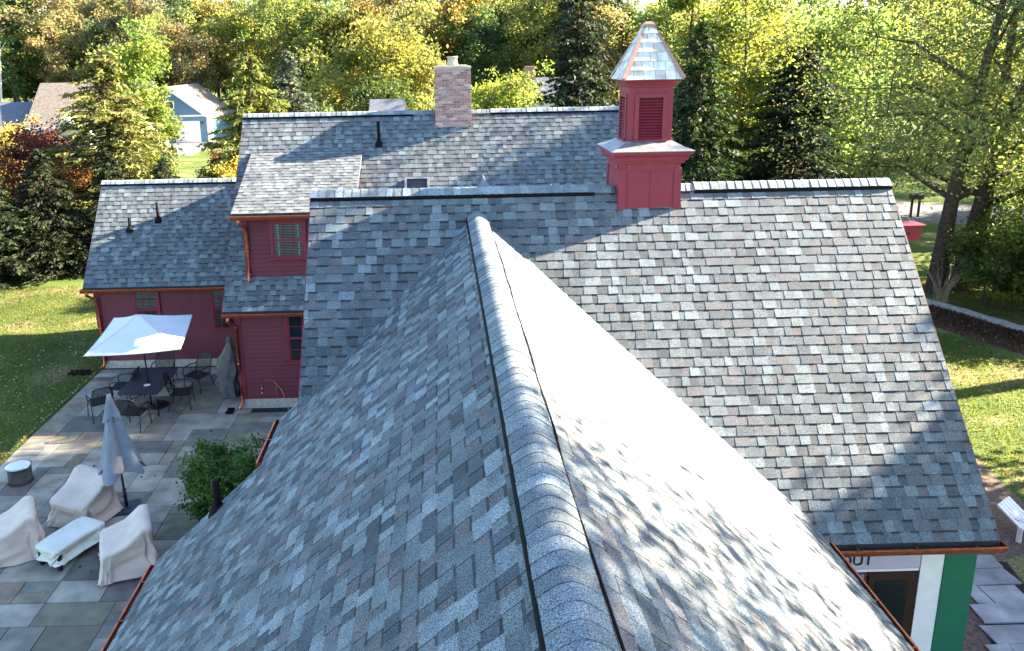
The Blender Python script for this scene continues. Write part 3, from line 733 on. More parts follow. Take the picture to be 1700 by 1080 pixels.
def stepped(name, steps, m, parent):
    mb = MB()
    prof = steps
    for (h0, z0), (h1, z1) in zip(prof[:-1], prof[1:]):
        a = [(-h0, -h0, z0), (h0, -h0, z0), (h0, h0, z0), (-h0, h0, z0)]; b_ = [(-h1, -h1, z1), (h1, -h1, z1), (h1, h1, z1), (-h1, h1, z1)]
        mb.faces(a+b_, [(i, (i+1) % 4, 4+(i+1) % 4, 4+i) for i in range(4)])
    h, z = prof[0]; mb.poly([(-h, h, z), (h, h, z), (h, -h, z), (-h, -h, z)])
    h, z = prof[-1]; mb.poly([(-h, -h, z), (h, -h, z), (h, h, z), (-h, h, z)])
    return build(mb, name, m, parent)
stepped("cornice", [(.49, .80), (.52, .80), (.53, .845), (.56, .85), (.57, .90), (.595, .935), (.612, .945), (.612, .99), (.60, .992)], REDTRIM, cup)
stepped("skirt_roof", [(.638, .99), (.641, 1.003), (.52, 1.05), (.40, 1.11), (.35, 1.14)], LEAD, cup)
LB = .345
lb = cbox("louvre_box", LB-.055, 7.6, 8.46, DARKD)  # dark core: shade behind the slats put into its colour
for sx in (-1, 1):
    for sy in (-1, 1):
        mb = MB(); mb.box(min(sx*.235, sx*LB), max(sx*.235, sx*LB), min(sy*.235, sy*LB), max(sy*.235, sy*LB), 1.09, 1.96); build(mb, "corner_post", REDTRIM, lb)
for k in range(4):
    Mr = Matrix.Rotation(k*math.pi/2, 4, 'Z')
    mb = MB(); mb.box(-.234, .234, -LB+.001, -.3, 1.83, 1.96, M=Mr); build(mb, "rail", REDTRIM, lb)
    mb = MB(); mb.box(-.234, .234, -LB+.001, -.3, 1.09, 1.19, M=Mr); build(mb, "rail", REDTRIM, lb)
    mb = MB()
    mb.box(-.25, -.185, -LB-.022, -LB+.0, 1.16, 1.86, M=Mr); mb.box(.185, .25, -LB-.022, -LB+.0, 1.16, 1.86, M=Mr); mb.box(-.184, .184, -LB-.022, -LB+.0, 1.80, 1.86, M=Mr)
    mb.box(-.27, .27, -LB-.045, -LB-.001, 1.13, 1.158, M=Mr)
    lf_ = build(mb, "louvre_frame", REDTRIM, cup)
    for i in range(14):
        z = 1.185+i*.0445
        Ms = Mr @ T(0, -LB+.012, z) @ Matrix.Rotation(R(32), 4, 'X')
        mb = MB(); mb.box(-.184, .184, -.030, .024, -.005, .005); build(mb, "louvre_slat", REDTRIM, lf_, M=Ms)
stepped("crown_moulding", [(.35, 1.95), (.36, 1.955), (.365, 1.985), (.38, 2.0), (.395, 2.03), (.42, 2.045), (.425, 2.075), (.42, 2.077)], REDTRIM, cup)
PH0, PH1, PW0, PW1 = 2.078, 2.90, .455, .055
pyr = stepped("pyramid_roof", [(PW0, PH0), (PW0, PH0+.006), (PW1, PH1)], DECK, cup)
ct = [(.62, .60, .57), (.52, .51, .49), (.68, .66, .62), (.54, .50, .46), (.62, .61, .59), (.47, .46, .45)]
NR = 6
for k in range(4):
    Mr = Matrix.Rotation(k*math.pi/2, 4, 'Z')
    for r_ in range(NR):
        t0, t1 = r_/NR, (r_+1)/NR+.02
        h0, h1 = PW0+(PW1-PW0)*t0, PW0+(PW1-PW0)*min(t1, 1)
        z0, z1 = PH0+(PH1-PH0)*t0, PH0+(PH1-PH0)*min(t1, 1)
        x = -h0; off = rs.uniform(.05, .17); first = True
        while x < h0-.01:
            w = off if first else rs.uniform(.11, .19); first = False
            a, b_ = x+.003, min(x+w, h0)-.003
            at_, bt_ = max(-h1, min(h1, a)), max(-h1, min(h1, b_))
            if b_-a > .02:
                mb = MB(); tn = rs.choice(ct)
                P = [(a, -h0-.022, z0-.002), (b_, -h0-.022, z0-.002), (bt_, -h1-.006, z1), (at_, -h1-.006, z1), (a, -h0-.004, z0-.006), (b_, -h0-.004, z0-.006)]
                P = [Mr @ Vector(q) for q in P]
                mb.faces(P, [(0, 1, 2, 3), (4, 5, 1, 0), (5, 2, 1), (4, 0, 3)], tn); build(mb, "roof_shingle", CEDAR, pyr)
            x += w
for sx, sy in ((-1, -1), (1, -1), (1, 1), (-1, 1)):
    mb = MB(); A = Vector((sx*(PW0+.018), sy*(PW0+.018), PH0+.012)); B = Vector((sx*(PW1-.01), sy*(PW1-.01), PH1+.012))
    w = .055; o1, o2 = Vector((-sx*w, 0, -.004)), Vector((0, -sy*w, -.004)); up = Vector((sx*.012, sy*.012, .012))
    dn = Vector((-sx*.02, -sy*.02, -.03))
    P = [A+o1+Vector((0, sy*.012, .004)), A+up, A+o2+Vector((sx*.012, 0, .004)), B+o1*.5+Vector((0, sy*.012, .004)), B+up, B+o2*.5+Vector((sx*.012, 0, .004)), A+dn, B+dn]
    mb.faces(P, [(0, 1, 4, 3), (1, 2, 5, 4), (3, 4, 1, 0), (4, 5, 2, 1), (0, 6, 1), (1, 6, 2)]); build(mb, "hip_flashing", COPPERPALE, pyr)
stepped("copper_cap", [(.10, PH1-.035), (.085, PH1+.0), (.055, PH1+.03), (.03, PH1+.038)], COPPERPALE, cup)

# ================================================================== PATIO FURNITURE
rp = random.Random(5)
# ---- patio table
tb = thing("patio_table", (-7.88, 20.46, .036), "black metal patio table under the open white parasol", "table")
mb = MB(); hx, hy, c = .53, .9, .12
oc = []
for (cx_, cy_, a0) in ((hx-c, hy-c, 0), (-hx+c, hy-c, 90), (-hx+c, -hy+c, 180), (hx-c, -hy+c, 270)):
    for k in range(6): a = R(a0+18*k); oc.append((cx_+c*math.cos(a), cy_+c*math.sin(a)))
n = len(oc); pts = [(x, y, .70) for x, y in oc] + [(x, y, .725) for x, y in oc]
mb.faces(pts, [tuple(range(n-1, -1, -1)), tuple(range(n, 2*n))] + [(i, (i+1) % n, n+(i+1) % n, n+i) for i in range(n)]); build(mb, "tabletop", mat("black_mesh_steel", (.016, .018, .024), .45, .4, var=.3, scale=120), tb)
for sx in (-1, 1):
    for sy in (-1, 1):
        mb = MB(); mb.tube([(sx*.40, sy*.62, .70), (sx*.36, sy*.58, .4), (sx*.42, sy*.66, .0)], .018, 8); build(mb, "leg", BLACKM, tb, True)
mb = MB(); mb.tube([(-.37, -.58, .42), (.37, .58, .42)], .012, 6); mb.tube([(.37, -.58, .43), (-.37, .58, .43)], .012, 6); build(mb, "cross_brace", BLACKM, tb)
mb = MB(); mb.lathe([(0, .004), (.05, .004), (.085, .016), (.088, .014), (.05, 0), (0, 0)], 20)
o = build(mb, "plate", WHITE, None, True, T(-7.80, 20.12, .763)); tag(o, "small white round plate lying on the black patio table", "plate")

# ---- chairs: steel mesh armchairs
def make_chair():
    ch = thing("patio_chair", (0, 0, 0), "", "chair", "black mesh patio chairs round the table")
    w = .27
    mb = MB()                                               # woven steel seat: real lattice
    for i in range(19):
        x = -w+.03+i*(2*w-.06)/18; mb.box(x-.0075, x+.0075, -.24, .24, .425, .429)
    for i in range(17):
        y = -.24+i*.48/16; mb.box(-w+.03, w-.03, y-.0075, y+.0075, .4294, .4334)
    build(mb, "seat", BLACKM, ch)
    mb = MB(); mb.tube([(-w, -.22, .43), (-w+.04, -.27, .43), (w-.04, -.27, .43), (w, -.22, .43), (w, .22, .43), (-w, .22, .43), (-w, -.22, .43)], .014, 6); build(mb, "seat_frame", BLACKM, ch, True)
    def bk(s, t):                                            # curved back: s across, t up
        return Vector((s*(w-.01)*(1-.10*t*t), .23+.16*t+.05*(1-s*s), .44+.50*t - .05*t*s*s*s*s))
    mb = MB()
    for i in range(17):
        s = -1+2*i/16; P = [bk(s, t/6) for t in range(7)]
        for q0, q1 in zip(P[:-1], P[1:]): mb.poly([q0-Vector((.0065, 0, 0)), q0+Vector((.0065, 0, 0)), q1+Vector((.0065, 0, 0)), q1-Vector((.0065, 0, 0))])
    for j in range(17):
        t = j/16; P = [bk(-1+2*k/8, t) for k in range(9)]
        for q0, q1 in zip(P[:-1], P[1:]): mb.poly([q0-Vector((0, 0, .006)), q1-Vector((0, 0, .006)), q1+Vector((0, 0, .006)), q0+Vector((0, 0, .006))])
    build(mb, "backrest", BLACKM, ch)
    mb = MB(); P = [bk(-1, 0)] + [bk(-1, t/4) for t in range(1, 4)] + [bk(-1+.25*k, 1) for k in range(9)] + [bk(1, 1-t/4) for t in range(1, 5)]
    mb.tube(P, .014, 6); build(mb, "back_frame", BLACKM, ch, True)
    for s in (-1, 1):
        mb = MB(); mb.tube([(s*w, .30, .64), (s*(w+.03), .1, .665), (s*(w+.035), -.1, .655), (s*(w+.02), -.23, .62), (s*w, -.25, .52), (s*w, -.23, .43)], .015, 6); build(mb, "armrest", BLACKM, ch, True)
        mb = MB(); mb.tube([(s*w, -.21, .43), (s*(w+.02), -.26, 0)], .013, 6); build(mb, "leg", BLACKM, ch, True)
        mb = MB(); mb.tube([(s*w, .21, .43), (s*(w+.02), .33, 0)], .013, 6); build(mb, "leg", BLACKM, ch, True)
    return ch
ch0 = make_chair()
spots = [(-8.95, 19.85, 215, "black mesh armchair at the lawn side corner of the patio table, nearest the lawn"),
         (-8.72, 20.85, 268, "black mesh armchair pushed to the long lawn side of the table, under the parasol"),
         (-7.95, 21.85, 8, "black mesh armchair at the far end of the table, against the red wall"),
         (-6.93, 21.55, -25, "black mesh armchair set back from the table near the grey covered object"),
         (-7.0, 20.35, 97, "black mesh armchair on the house side of the table with its seat in view"),
         (-7.83, 19.15, 172, "black mesh armchair at the near end of the table behind the closed umbrella")]
for i, (x, y, a, lb_) in enumerate(spots):
    c = ch0 if i == 0 else copy_tree(ch0)
    c.location = (x, y, .04); c.rotation_euler = (0, 0, R(a)); c["label"] = lb_

# ---- open parasol
pa = thing("parasol", (-7.86, 20.42, .036), "open rectangular white parasol over the black patio table", "parasol")
CORN = [Vector((-.88, -1.60, 2.06)), Vector((1.42, -1.48, 2.14)), Vector((1.14, .58, 2.36)), Vector((-.92, .52, 2.34))]
APX = Vector((.02, -.22, 2.66))
mb = MB(); NS = 10
def canopy(dz=0):
    for e in range(4):
        A, B = CORN[e], CORN[(e+1) % 4]; grid = []
        for i in range(NS+1):
            row = []; t = i/NS
            for j in range(NS+1):
                s = j/NS; p = APX.lerp(A.lerp(B, s), t)
                sag = -.055*math.sin(math.pi*s)*t*(1-.3*t) - .03*math.sin(math.pi*t); row.append(p + Vector((0, 0, sag+dz)))
            grid.append(row)
        for i in range(NS):
            for j in range(NS): mb.poly([grid[i][j], grid[i+1][j], grid[i+1][j+1], grid[i][j+1]])
canopy(); k0 = len(mb.f); canopy(-.006)
o = build(mb, "canopy", CANVAS, pa, True)
SEAM = mat("canvas_seam", (.50, .52, .52), .85, .15, var=.05)
for e in range(4):
    mb = MB(); mb.tube([APX.lerp(CORN[e], t_/8) + Vector((0, 0, .004-.03*math.sin(math.pi*t_/8))) for t_ in range(9)], .007, 5); build(mb, "seam", SEAM, o)
    mb = MB(); A, B = CORN[e], CORN[(e+1) % 4]; mb.tube([A.lerp(B, t_/8) + Vector((0, 0, -.055*math.sin(math.pi*t_/8)*.7)) for t_ in range(9)], .009, 5); build(mb, "hem", SEAM, o)
mb = MB(); mb.tube([(0, 0, .0), (.01, -.1, 1.3), (.02, -.21, 2.63)], .021, 10); build(mb, "pole", BLACKM, pa, True)
for e in range(4):
    mb = MB(); mb.tube([APX-Vector((0, 0, .06)), CORN[e]-Vector((0, 0, .03))], .010, 6); rb = build(mb, "rib", BLACKM, pa)
    mb = MB(); mb.tube([Vector((.018, -.17, 2.05)), (APX*.5+CORN[e]*.5)-Vector((0, 0, .06))], .008, 6); build(mb, "strut", BLACKM, rb)
mb = MB(); mb.lathe([(0, .08), (.02, .075), (.03, .03), (.025, 0)], 10, APX); build(mb, "finial", BLACKM, pa, True)
mb = MB(); mb.lathe([(0, .16), (.03, .16), (.035, .07), (.12, .06), (.28, .035), (.30, .01), (.30, 0)], 28, (.14, .06, 0)); build(mb, "base", BLACKM, pa, True)

# ---- closed umbrella
ub = thing("closed_umbrella", (-6.64, 15.28, .036), "closed grey blue umbrella standing on a square black base", "umbrella")
def gath(z0, z1, r0, r1, folds, hem, name, lean, seed):
    mb = MB(); N_, M_ = 72, 22; rows = []; rg = random.Random(seed); ph = rg.uniform(0, 6)
    for j in range(M_+1):
        t = j/M_; row = []
        for k in range(N_):
            a = 2*math.pi*k/N_
            f = .5+.5*math.cos(folds*a+ph+.6*math.sin(2*a)+t*.4)
            r = (r0+(r1-r0)*t**1.15)*(.62+.38*f*(.35+.65*t)+.10*math.sin(3*a+1))
            z = z0+(z1-z0)*t - hem*t*t*(f-.35)*(.7+.3*math.sin(2*a))
            row.append((r*math.cos(a)*1.05 - lean*(z-0)*.03, r*math.sin(a), z))
        rows.append(row)
    pts = [p for r_ in rows for p in r_]
    mb.faces(pts, [(j*N_+k, j*N_+(k+1) % N_, (j+1)*N_+(k+1) % N_, (j+1)*N_+k) for j in range(M_) for k in range(N_)])
    mb.poly([rows[0][k] for k in range(N_-1, -1, -1)])
    return build(mb, name, GREYCANVAS, ub, True)
gath(2.42, .95, .085, .50, 5, .30, "canopy", 1, 3)
gath(2.56, 2.08, .05, .20, 4, .12, "vent_flap", 1, 8)
mb = MB(); mb.tube([(0, 0, 0), (-.04, 0, 1.2), (-.08, 0, 2.56)], .022, 10); build(mb, "pole", BLACKM, ub, True)
mb = MB(); mb.tube([(0, 0, .03), (-.014, 0, .46)], .034, 10); mb.tube([(-.03, -.06, .30), (.0, .0, .30)], .014, 8); build(mb, "stand_tube", BLACKM, ub, True)
mb = MB(); Mr = Matrix.Rotation(R(18), 4, 'Z'); mb.box(-.27, .27, -.27, .27, 0, .03, M=Mr); mb.box(-.10, .10, -.10, .10, .03, .045, M=Mr); build(mb, "base", mat("dark_slate_metal", (.035, .042, .055), .55, .3), ub)
mb = MB(); mb.lathe([(0, .07), (.02, .06), (.032, .02), (.02, -.02)], 10, (-.08, 0, 2.57)); build(mb, "finial", BLACKM, ub, True)
for a in (20, 140, 250):
    mb = MB(); x, y = .33*math.cos(R(a)), .33*math.sin(R(a)); mb.tube([(x*.7-.03, y*.7, 1.1), (x*1.25-.02, y*1.25, .74+.08*math.cos(a))], .009, 6); build(mb, "rib_end", BLACKM, ub)

# ---- cloth covers
def cover(name, loc, rz, W, D, prof, flare, hemz, mt, label, cat, seed, group=None, wr=.02, sag=.03):
    rg = random.Random(seed)
    o = thing(name, loc, label, cat, group, rz)
    def top(y):
        for (y0, z0), (y1, z1) in zip(prof[:-1], prof[1:]):
            if y0 <= y <= y1: t = (y-y0)/(y1-y0); t = t*t*(3-2*t)*.5+t*.5; return z0+(z1-z0)*t
        return prof[-1][1]
    N_ = 180; out = []
    for k in range(N_):                                     # rounded rectangle outline
        a = 2*math.pi*k/N_; e = .20; ca, sa = math.cos(a), math.sin(a)
        out.append((W/2*math.copysign(abs(ca)**e, ca), D/2*math.copysign(abs(sa)**e, sa)))
    mb = MB(); rows = []; off = Vector((seed*3.1, seed*1.7, 0))
    for r_ in (0.02, .3, .55, .78, .92, .98):               # top
        rows.append([(x*r_, y*r_, top(y*r_) + noise.noise(Vector((x*r_*4, y*r_*4, 0))+off)*wr - (sag*(1-(2*x*r_/W)**2)) - (.02 if r_ > .95 else 0)) for x, y in out])
    LV = 22
    for l in range(1, LV+1):
        t = l/LV; row = []
        for k, (x, y) in enumerate(out):
            zt = top(y) - .03; zh = hemz + .035*noise.noise(Vector((x*3, y*3, 5))+off)
            d = Vector((x/W, y/D)).normalized()
            n1_ = noise.noise(Vector((x*6, y*6, t*.9))+off); n2_ = noise.noise(Vector((x*9+t*2, y*9, t*.5+4))+off); n3_ = noise.noise(Vector((x*17, y*17, t*2))+off)
            fold = (n1_*.10 + (.05-.16*abs(n2_)) + n3_*.015)*min(1, t*1.6)**.8 + flare*t - .05*math.sin(math.pi*t)
            row.append((x+d.x*fold, y+d.y*fold, zt+(zh-zt)*t + noise.noise(Vector((x*4, y*4, t*5))+off)*.02*(1-t)))
        rows.append(row)
    pts = [p for r_ in rows for p in r_]
    mb.faces(pts, [(j*N_+k, (j+1)*N_+k, (j+1)*N_+(k+1) % N_, j*N_+(k+1) % N_) for j in range(len(rows)-1) for k in range(N_)])
    mb.poly(rows[0])
    build(mb, "cloth", mt, o, True)
    return o
CH = [(-.6, .50), (-.40, .57), (-.1, .64), (.08, .72), (.28, .90), (.40, .91), (.6, .85)]
cover("covered_chair", (-5.87, 13.30, .036), R(-68), 1.0, .92, CH, .05, .05, COVER, "beige covered armchair beside the near gutter, right of the covered ottoman", "covered chair", 2, "covered patio armchairs")
cover("covered_chair", (-7.35, 14.98, .036), R(-22), .92, .98, CH, .05, .04, COVER, "beige covered armchair behind the pale covered ottoman", "covered chair", 5, "covered patio armchairs")
cover("covered_chair", (-8.25, 13.85, .036), R(-62), .96, .90, [(p[0], p[1]*.93) for p in CH], .05, .03, COVER, "beige covered armchair cut by the left edge of the picture", "covered chair", 9, "covered patio armchairs")
ot = cover("covered_ottoman", (-7.08, 13.72, .036), R(-27), .62, 1.16, [(-.7, .42), (-.2, .44), (.3, .44), (.7, .42)], .02, .15, COVERP, "pale green white covered ottoman with dark feet between the chairs", "covered ottoman", 4, wr=.012, sag=.012)
for sx in (-1, 1):
    for sy in (-1, 1):
        mb = MB(); mb.box(sx*.24-.035, sx*.24+.035, sy*.48-.035, sy*.48+.035, 0, .3); build(mb, "foot", BLACKM, ot)
# grey tall cover beside the downspout
gc = thing("covered_barbecue", (-5.86, 21.0, .036), "tall grey fabric cover standing behind the porch downspout", "cover")
mb = MB(); N_ = 64; rows = []
GP = [(1.72, .03), (1.69, .075), (1.5, .09), (1.38, .14), (1.2, .20), (1.0, .27), (.82, .33), (.66, .29), (.5, .24), (.3, .26), (.12, .25), (.03, .25)]
for q in range(45):
    z = 1.72 - 1.69*q/44; k = next(k for k in range(len(GP)-1) if GP[k+1][0] <= z+1e-6); t = (GP[k][0]-z)/(GP[k][0]-GP[k+1][0]); rx = GP[k][1]+(GP[k+1][1]-GP[k][1])*t
    row = []
    for k in range(N_):
        a = 2*math.pi*k/N_; ca, sa = math.cos(a), math.sin(a)
        f = 1 + .30*noise.noise(Vector((ca*1.6, sa*1.6, z*2.2))) + .22*(.35-abs(noise.noise(Vector((ca*1.2+z, sa*1.2, z*7))))) + .08*noise.noise(Vector((ca*5, sa*5, z*9)))
        row.append((rx*f*ca - .05*math.sin(z*3), rx*.8*f*sa, z))
    rows.append(row)
mb.faces([p for r_ in rows for p in r_], [(j*N_+k, (j+1)*N_+k, (j+1)*N_+(k+1) % N_, j*N_+(k+1) % N_) for j in range(len(rows)-1) for k in range(N_)]); mb.poly(rows[0])
build(mb, "cloth", GREYCOVER, gc, True)
# steel fire pit
fp = thing("fire_pit", (-9.42, 16.5, .036), "round stainless steel fire pit on the patio near the lawn", "fire pit")
mb = MB(); mb.lathe([(.245, 0), (.25, .01), (.25, .38), (.262, .385), (.262, .405), (.235, .41)], 40); build(mb, "drum", STEEL, fp, True)
mb = MB(); mb.lathe([(.235, .41), (.2, .418), (.0, .42)], 40); build(mb, "lid", mat("pale_steel_lid", (.7, .72, .74), .45, .5, metal=.5, var=.05), fp, True)
mb = MB()
for k in range(40):
    for j in range(2):
        a = 2*math.pi*(k+.5*j)/40; mb.box(-.011, .011, -.004, .004, -.006, .006, M=T(.251*math.cos(a), .251*math.sin(a), .03+.024*j) @ Matrix.Rotation(a+math.pi/2, 4, 'Z'))
tag(build(mb, "air_holes", BLACKM, fp), kind='stuff')
# white garden chair at the right edge
gcx = thing("garden_chair", (10.95, 13.35, 0), "white slatted garden chair on the lawn at the right edge", "chair", rz=R(35))
for i in range(5):
    mb = MB(); mb.box(-.26+i*.105, -.17+i*.105, -.02, .01, .05, .62, M=T(0, .1, .2) @ Matrix.Rotation(R(-55), 4, 'X')); build(mb, "slat", WHITE, gcx)
for i in range(5):
    mb = MB(); mb.box(-.27, .27, -.45+i*.105, -.36+i*.105, .26+(4-i)*.012, .28+(4-i)*.012); build(mb, "slat", WHITE, gcx)
for s in (-1, 1):
    mb = MB(); mb.box(s*.30-.02, s*.30+.02, -.46, -.40, 0, .46); build(mb, "leg", WHITE, gcx)
    mb = MB(); mb.box(s*.30-.02, s*.30+.02, .12, .2, 0, .3); build(mb, "leg", WHITE, gcx)
    mb = MB(); mb.box(s*.32-.06, s*.32+.06, -.5, .25, .462, .485); build(mb, "armrest", WHITE, gcx)

# ================================================================== VEGETATION
def quads_mesh(name, V, tone, m):
    """V: (n,4,3) float array of leaf faces; tone: (n,3)"""
    n = len(V); me = bpy.data.meshes.new(name)
    me.vertices.add(n*4); me.vertices.foreach_set("co", V.reshape(-1).astype(np.float32))
    me.loops.add(n*4); me.loops.foreach_set("vertex_index", np.arange(n*4, dtype=np.int32))
    me.polygons.add(n); me.polygons.foreach_set("loop_start", np.arange(0, n*4, 4, dtype=np.int32))
    try: me.polygons.foreach_set("loop_total", np.full(n, 4, np.int32))
    except Exception: pass
    at = me.attributes.new("tone", 'FLOAT_COLOR', 'FACE')
    a = np.ones((n, 4), np.float32); a[:, :3] = tone; at.data.foreach_set("color", a.ravel())
    me.materials.append(m); me.update(calc_edges=True)
    return me
def unit(a): return a/np.maximum(np.linalg.norm(a, axis=1, keepdims=True), 1e-9)
def leaves(rg, C, size, upbias=.35, elong=1.5, dirs=None):
    """a pointed leaf-shaped quad at each centre"""
    n = len(C); nr = rg.normal(size=(n, 3)); nr[:, 2] = np.abs(nr[:, 2])*.8+upbias; nr = unit(nr)
    d = rg.normal(size=(n, 3)) if dirs is None else dirs + rg.normal(size=(n, 3))*.25
    d = d - nr*np.sum(d*nr, 1, keepdims=True); d = unit(d); s = np.cross(nr, d)
    L = (size*rg.uniform(.7, 1.35, n))[:, None]; w = L/elong*.5
    fold = nr*L*.12*rg.uniform(-1, 1, (n, 1))
    return np.stack([C - d*L*.5, C + s*w - d*L*.05 + fold, C + d*L*.55, C - s*w + d*L*.05 + fold], 1)

def tree_decid(seed, H, Rr, base, nl, leaf, dens, trunk_r, flat=.85, multi=1, sparse=0.0, lean=0, toneamp=.35, feet=None):
    """trunk, forked limbs and leaf clumps spread through an uneven crown; returns (trunk mesh, crown mesh)"""
    rg = np.random.default_rng(seed); mb = MB(); clumps = []; zc = base + (H-base)*.5; hz = (H-base)*.5
    stems = []
    for s in range(multi):
        a = rg.uniform(0, 6.28); sx, sy = (math.cos(a)*.35*Rr, math.sin(a)*.35*Rr) if multi > 1 else (0, 0)
        top = Vector((sx*1.2+rg.normal()*.08*Rr+lean, sy*1.2+rg.normal()*.08*Rr, H*.86))
        P = []; nseg = 7
        for i in range(nseg+1):
            t = i/nseg; w = math.sin(t*math.pi)*.06*H*.5
            f_ = feet[s] if feet else (0, 0)
            P.append(Vector((f_[0]*(1+1.6*t)+top.x*t**1.3+w*math.cos(a*2), f_[1]*(1+1.6*t)+top.y*t**1.3+w*math.sin(a*2), top.z*t)))
        rad = [trunk_r*(1.25 if i == 0 else 1)*(1-i/nseg*.88)/(multi**.35) for i in range(nseg+1)]
        mb.tube(P, rad, 8, False); stems.append((P, rad))
    per = max(3, nl//multi)
    for (P, rad) in stems:
        for k in range(per):
            t = .22 + .74*(k+rg.uniform(0, 1))/per
            zz = t*H*.86
            if zz < base*.8: continue
            i = min(int(t*7), 6); q = P[i].lerp(P[i+1], t*7-i)
            az = k*2.4+rg.uniform(-.5, .5)
            rel = (max(zz, base)-base)/(H-base); ext = Rr*(math.sqrt(max(.05, 1-(1.7*rel-.75)**2)))*rg.uniform(.6, 1.08)
            rise = rg.uniform(.15, .75)*ext*(.4+rel)
            e = q + Vector((math.cos(az)*ext, math.sin(az)*ext, rise))
            m = q.lerp(e, .5) + Vector((0, 0, .12*ext))
            r0 = rad[i]*.45
            mb.tube([q, m, e], [r0, r0*.55, r0*.15], 5, False)
            for f in (.45, .62, .8, 1.0):
                c = q.lerp(m, f*2) if f < .5 else m.lerp(e, f*2-1)
                clumps.append((c, ext*.22))
                for h in range(2):
                    b_ = c + Vector(rg.normal(size=3))*ext*.22; b_.z += ext*.06
                    mb.tube([c, b_], [r0*.3, r0*.1], 4, False); clumps.append((b_, ext*.2))
    clumps.append((Vector(stems[0][0][-1]), Rr*.3))
    Cs, tn = [], []
    for (c, r) in clumps:
        if rg.random() < sparse: continue
        n = int(dens*rg.uniform(.5, 1.5)); r = max(r, Rr*.12)
        p = rg.normal(size=(n, 3))*np.array([r, r, r*flat*.8])*.75 + np.array(c)
        Cs.append(p); b_ = 1+rg.uniform(-toneamp, toneamp); h = rg.normal()*.10
        tn.append(np.clip(np.array([b_*(1+h), b_, b_*(1-h*.8)])[None, :]*rg.uniform(.7, 1.3, (n, 1)), .15, 2.2))
    C = np.concatenate(Cs); tn = np.concatenate(tn)
    keep = C[:, 2] > base*.55
    C, tn = C[keep], tn[keep]
    return mb.data("trunk", BARK, True), quads_mesh("crown", leaves(rg, C, leaf), tn, LEAF)

def tree_conifer(seed, H, Rr, base, leaf, step=.34, per=9, dens=26, droop=.25, trunk_r=.16, power=.85):
    rg = np.random.default_rng(seed); mb = MB()
    mb.tube([(0, 0, 0), (0, 0, H*.5), (0, 0, H)], [trunk_r, trunk_r*.6, .02], 7, False)
    Cs, Ds, tn = [], [], []; z = base
    while z < H-.15:
        t = (z-base)/(H-base); ext = Rr*(1-t)**power*(1+.12*math.sin(z*3+seed)) + .12
        for k in range(per if t < .75 else max(4, per-3)):
            az = rg.uniform(0, 6.28); L = ext*rg.uniform(.55, 1.12); zz = z+rg.uniform(-.2, .2)
            d = np.array([math.cos(az), math.sin(az), 0.0]); n = max(4, int(dens*L/Rr*(1.0))+5)
            s = rg.uniform(.12, 1, n)**.7
            P = d[None]*(s*L)[:, None]; P[:, 2] = zz - droop*L*(s**1.5) + .10*L*(s**3) + .05*L
            mb.tube([(0, 0, zz), tuple(d*L*.5+np.array([0, 0, zz-droop*L*.3])), tuple(P[np.argmax(s)])], [.028, .016, .005], 4, False)
            side = np.array([-d[1], d[0], 0]); sg = rg.choice([-1, 1], n)
            wd = (rg.uniform(0, .30, n)*L*(1.05-s*.75))
            P = P + side[None]*(sg*wd)[:, None]; P[:, 2] -= wd*.25 + rg.uniform(0, .08, n)
            D = d[None]*.8 + side[None]*(sg*.7)[:, None]; D[:, 2] -= .35
            Cs.append(P); Ds.append(D); b_ = 1+rg.uniform(-.3, .3)
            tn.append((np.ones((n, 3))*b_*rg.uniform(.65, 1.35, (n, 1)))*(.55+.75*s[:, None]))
        z += step*(.75+.5*rg.random())
    C, D, tn = np.concatenate(Cs), np.concatenate(Ds), np.concatenate(tn)
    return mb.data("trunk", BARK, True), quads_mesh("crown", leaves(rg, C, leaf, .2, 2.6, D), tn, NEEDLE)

def place_tree(name, meshes, x, y, label, color, sc=1.0, rz=0, sz=None, group=None, cat="tree", parts=("trunk", "crown"), z=0):
    o = thing(name, (x, y, z), label, cat, group, rz); o.scale = (sc, sc, sz or sc)
    t = link(parts[0], meshes[0], o); c = link(parts[1], meshes[1], o); c.color = (*color, 1)
    return o

rt = random.Random(21)
def jit(c, a=.12): return tuple(max(.005, k*rt.uniform(1-a, 1+a)) for k in c)
GOLD, OLIVE, GREEN, RUST, DKG, LIME, BROWN, YEL = (.27, .225, .080), (.165, .19, .065), (.085, .125, .048), (.22, .175, .080), (.028, .050, .018), (.23, .255, .075), (.20, .175, .095), (.31, .285, .09)
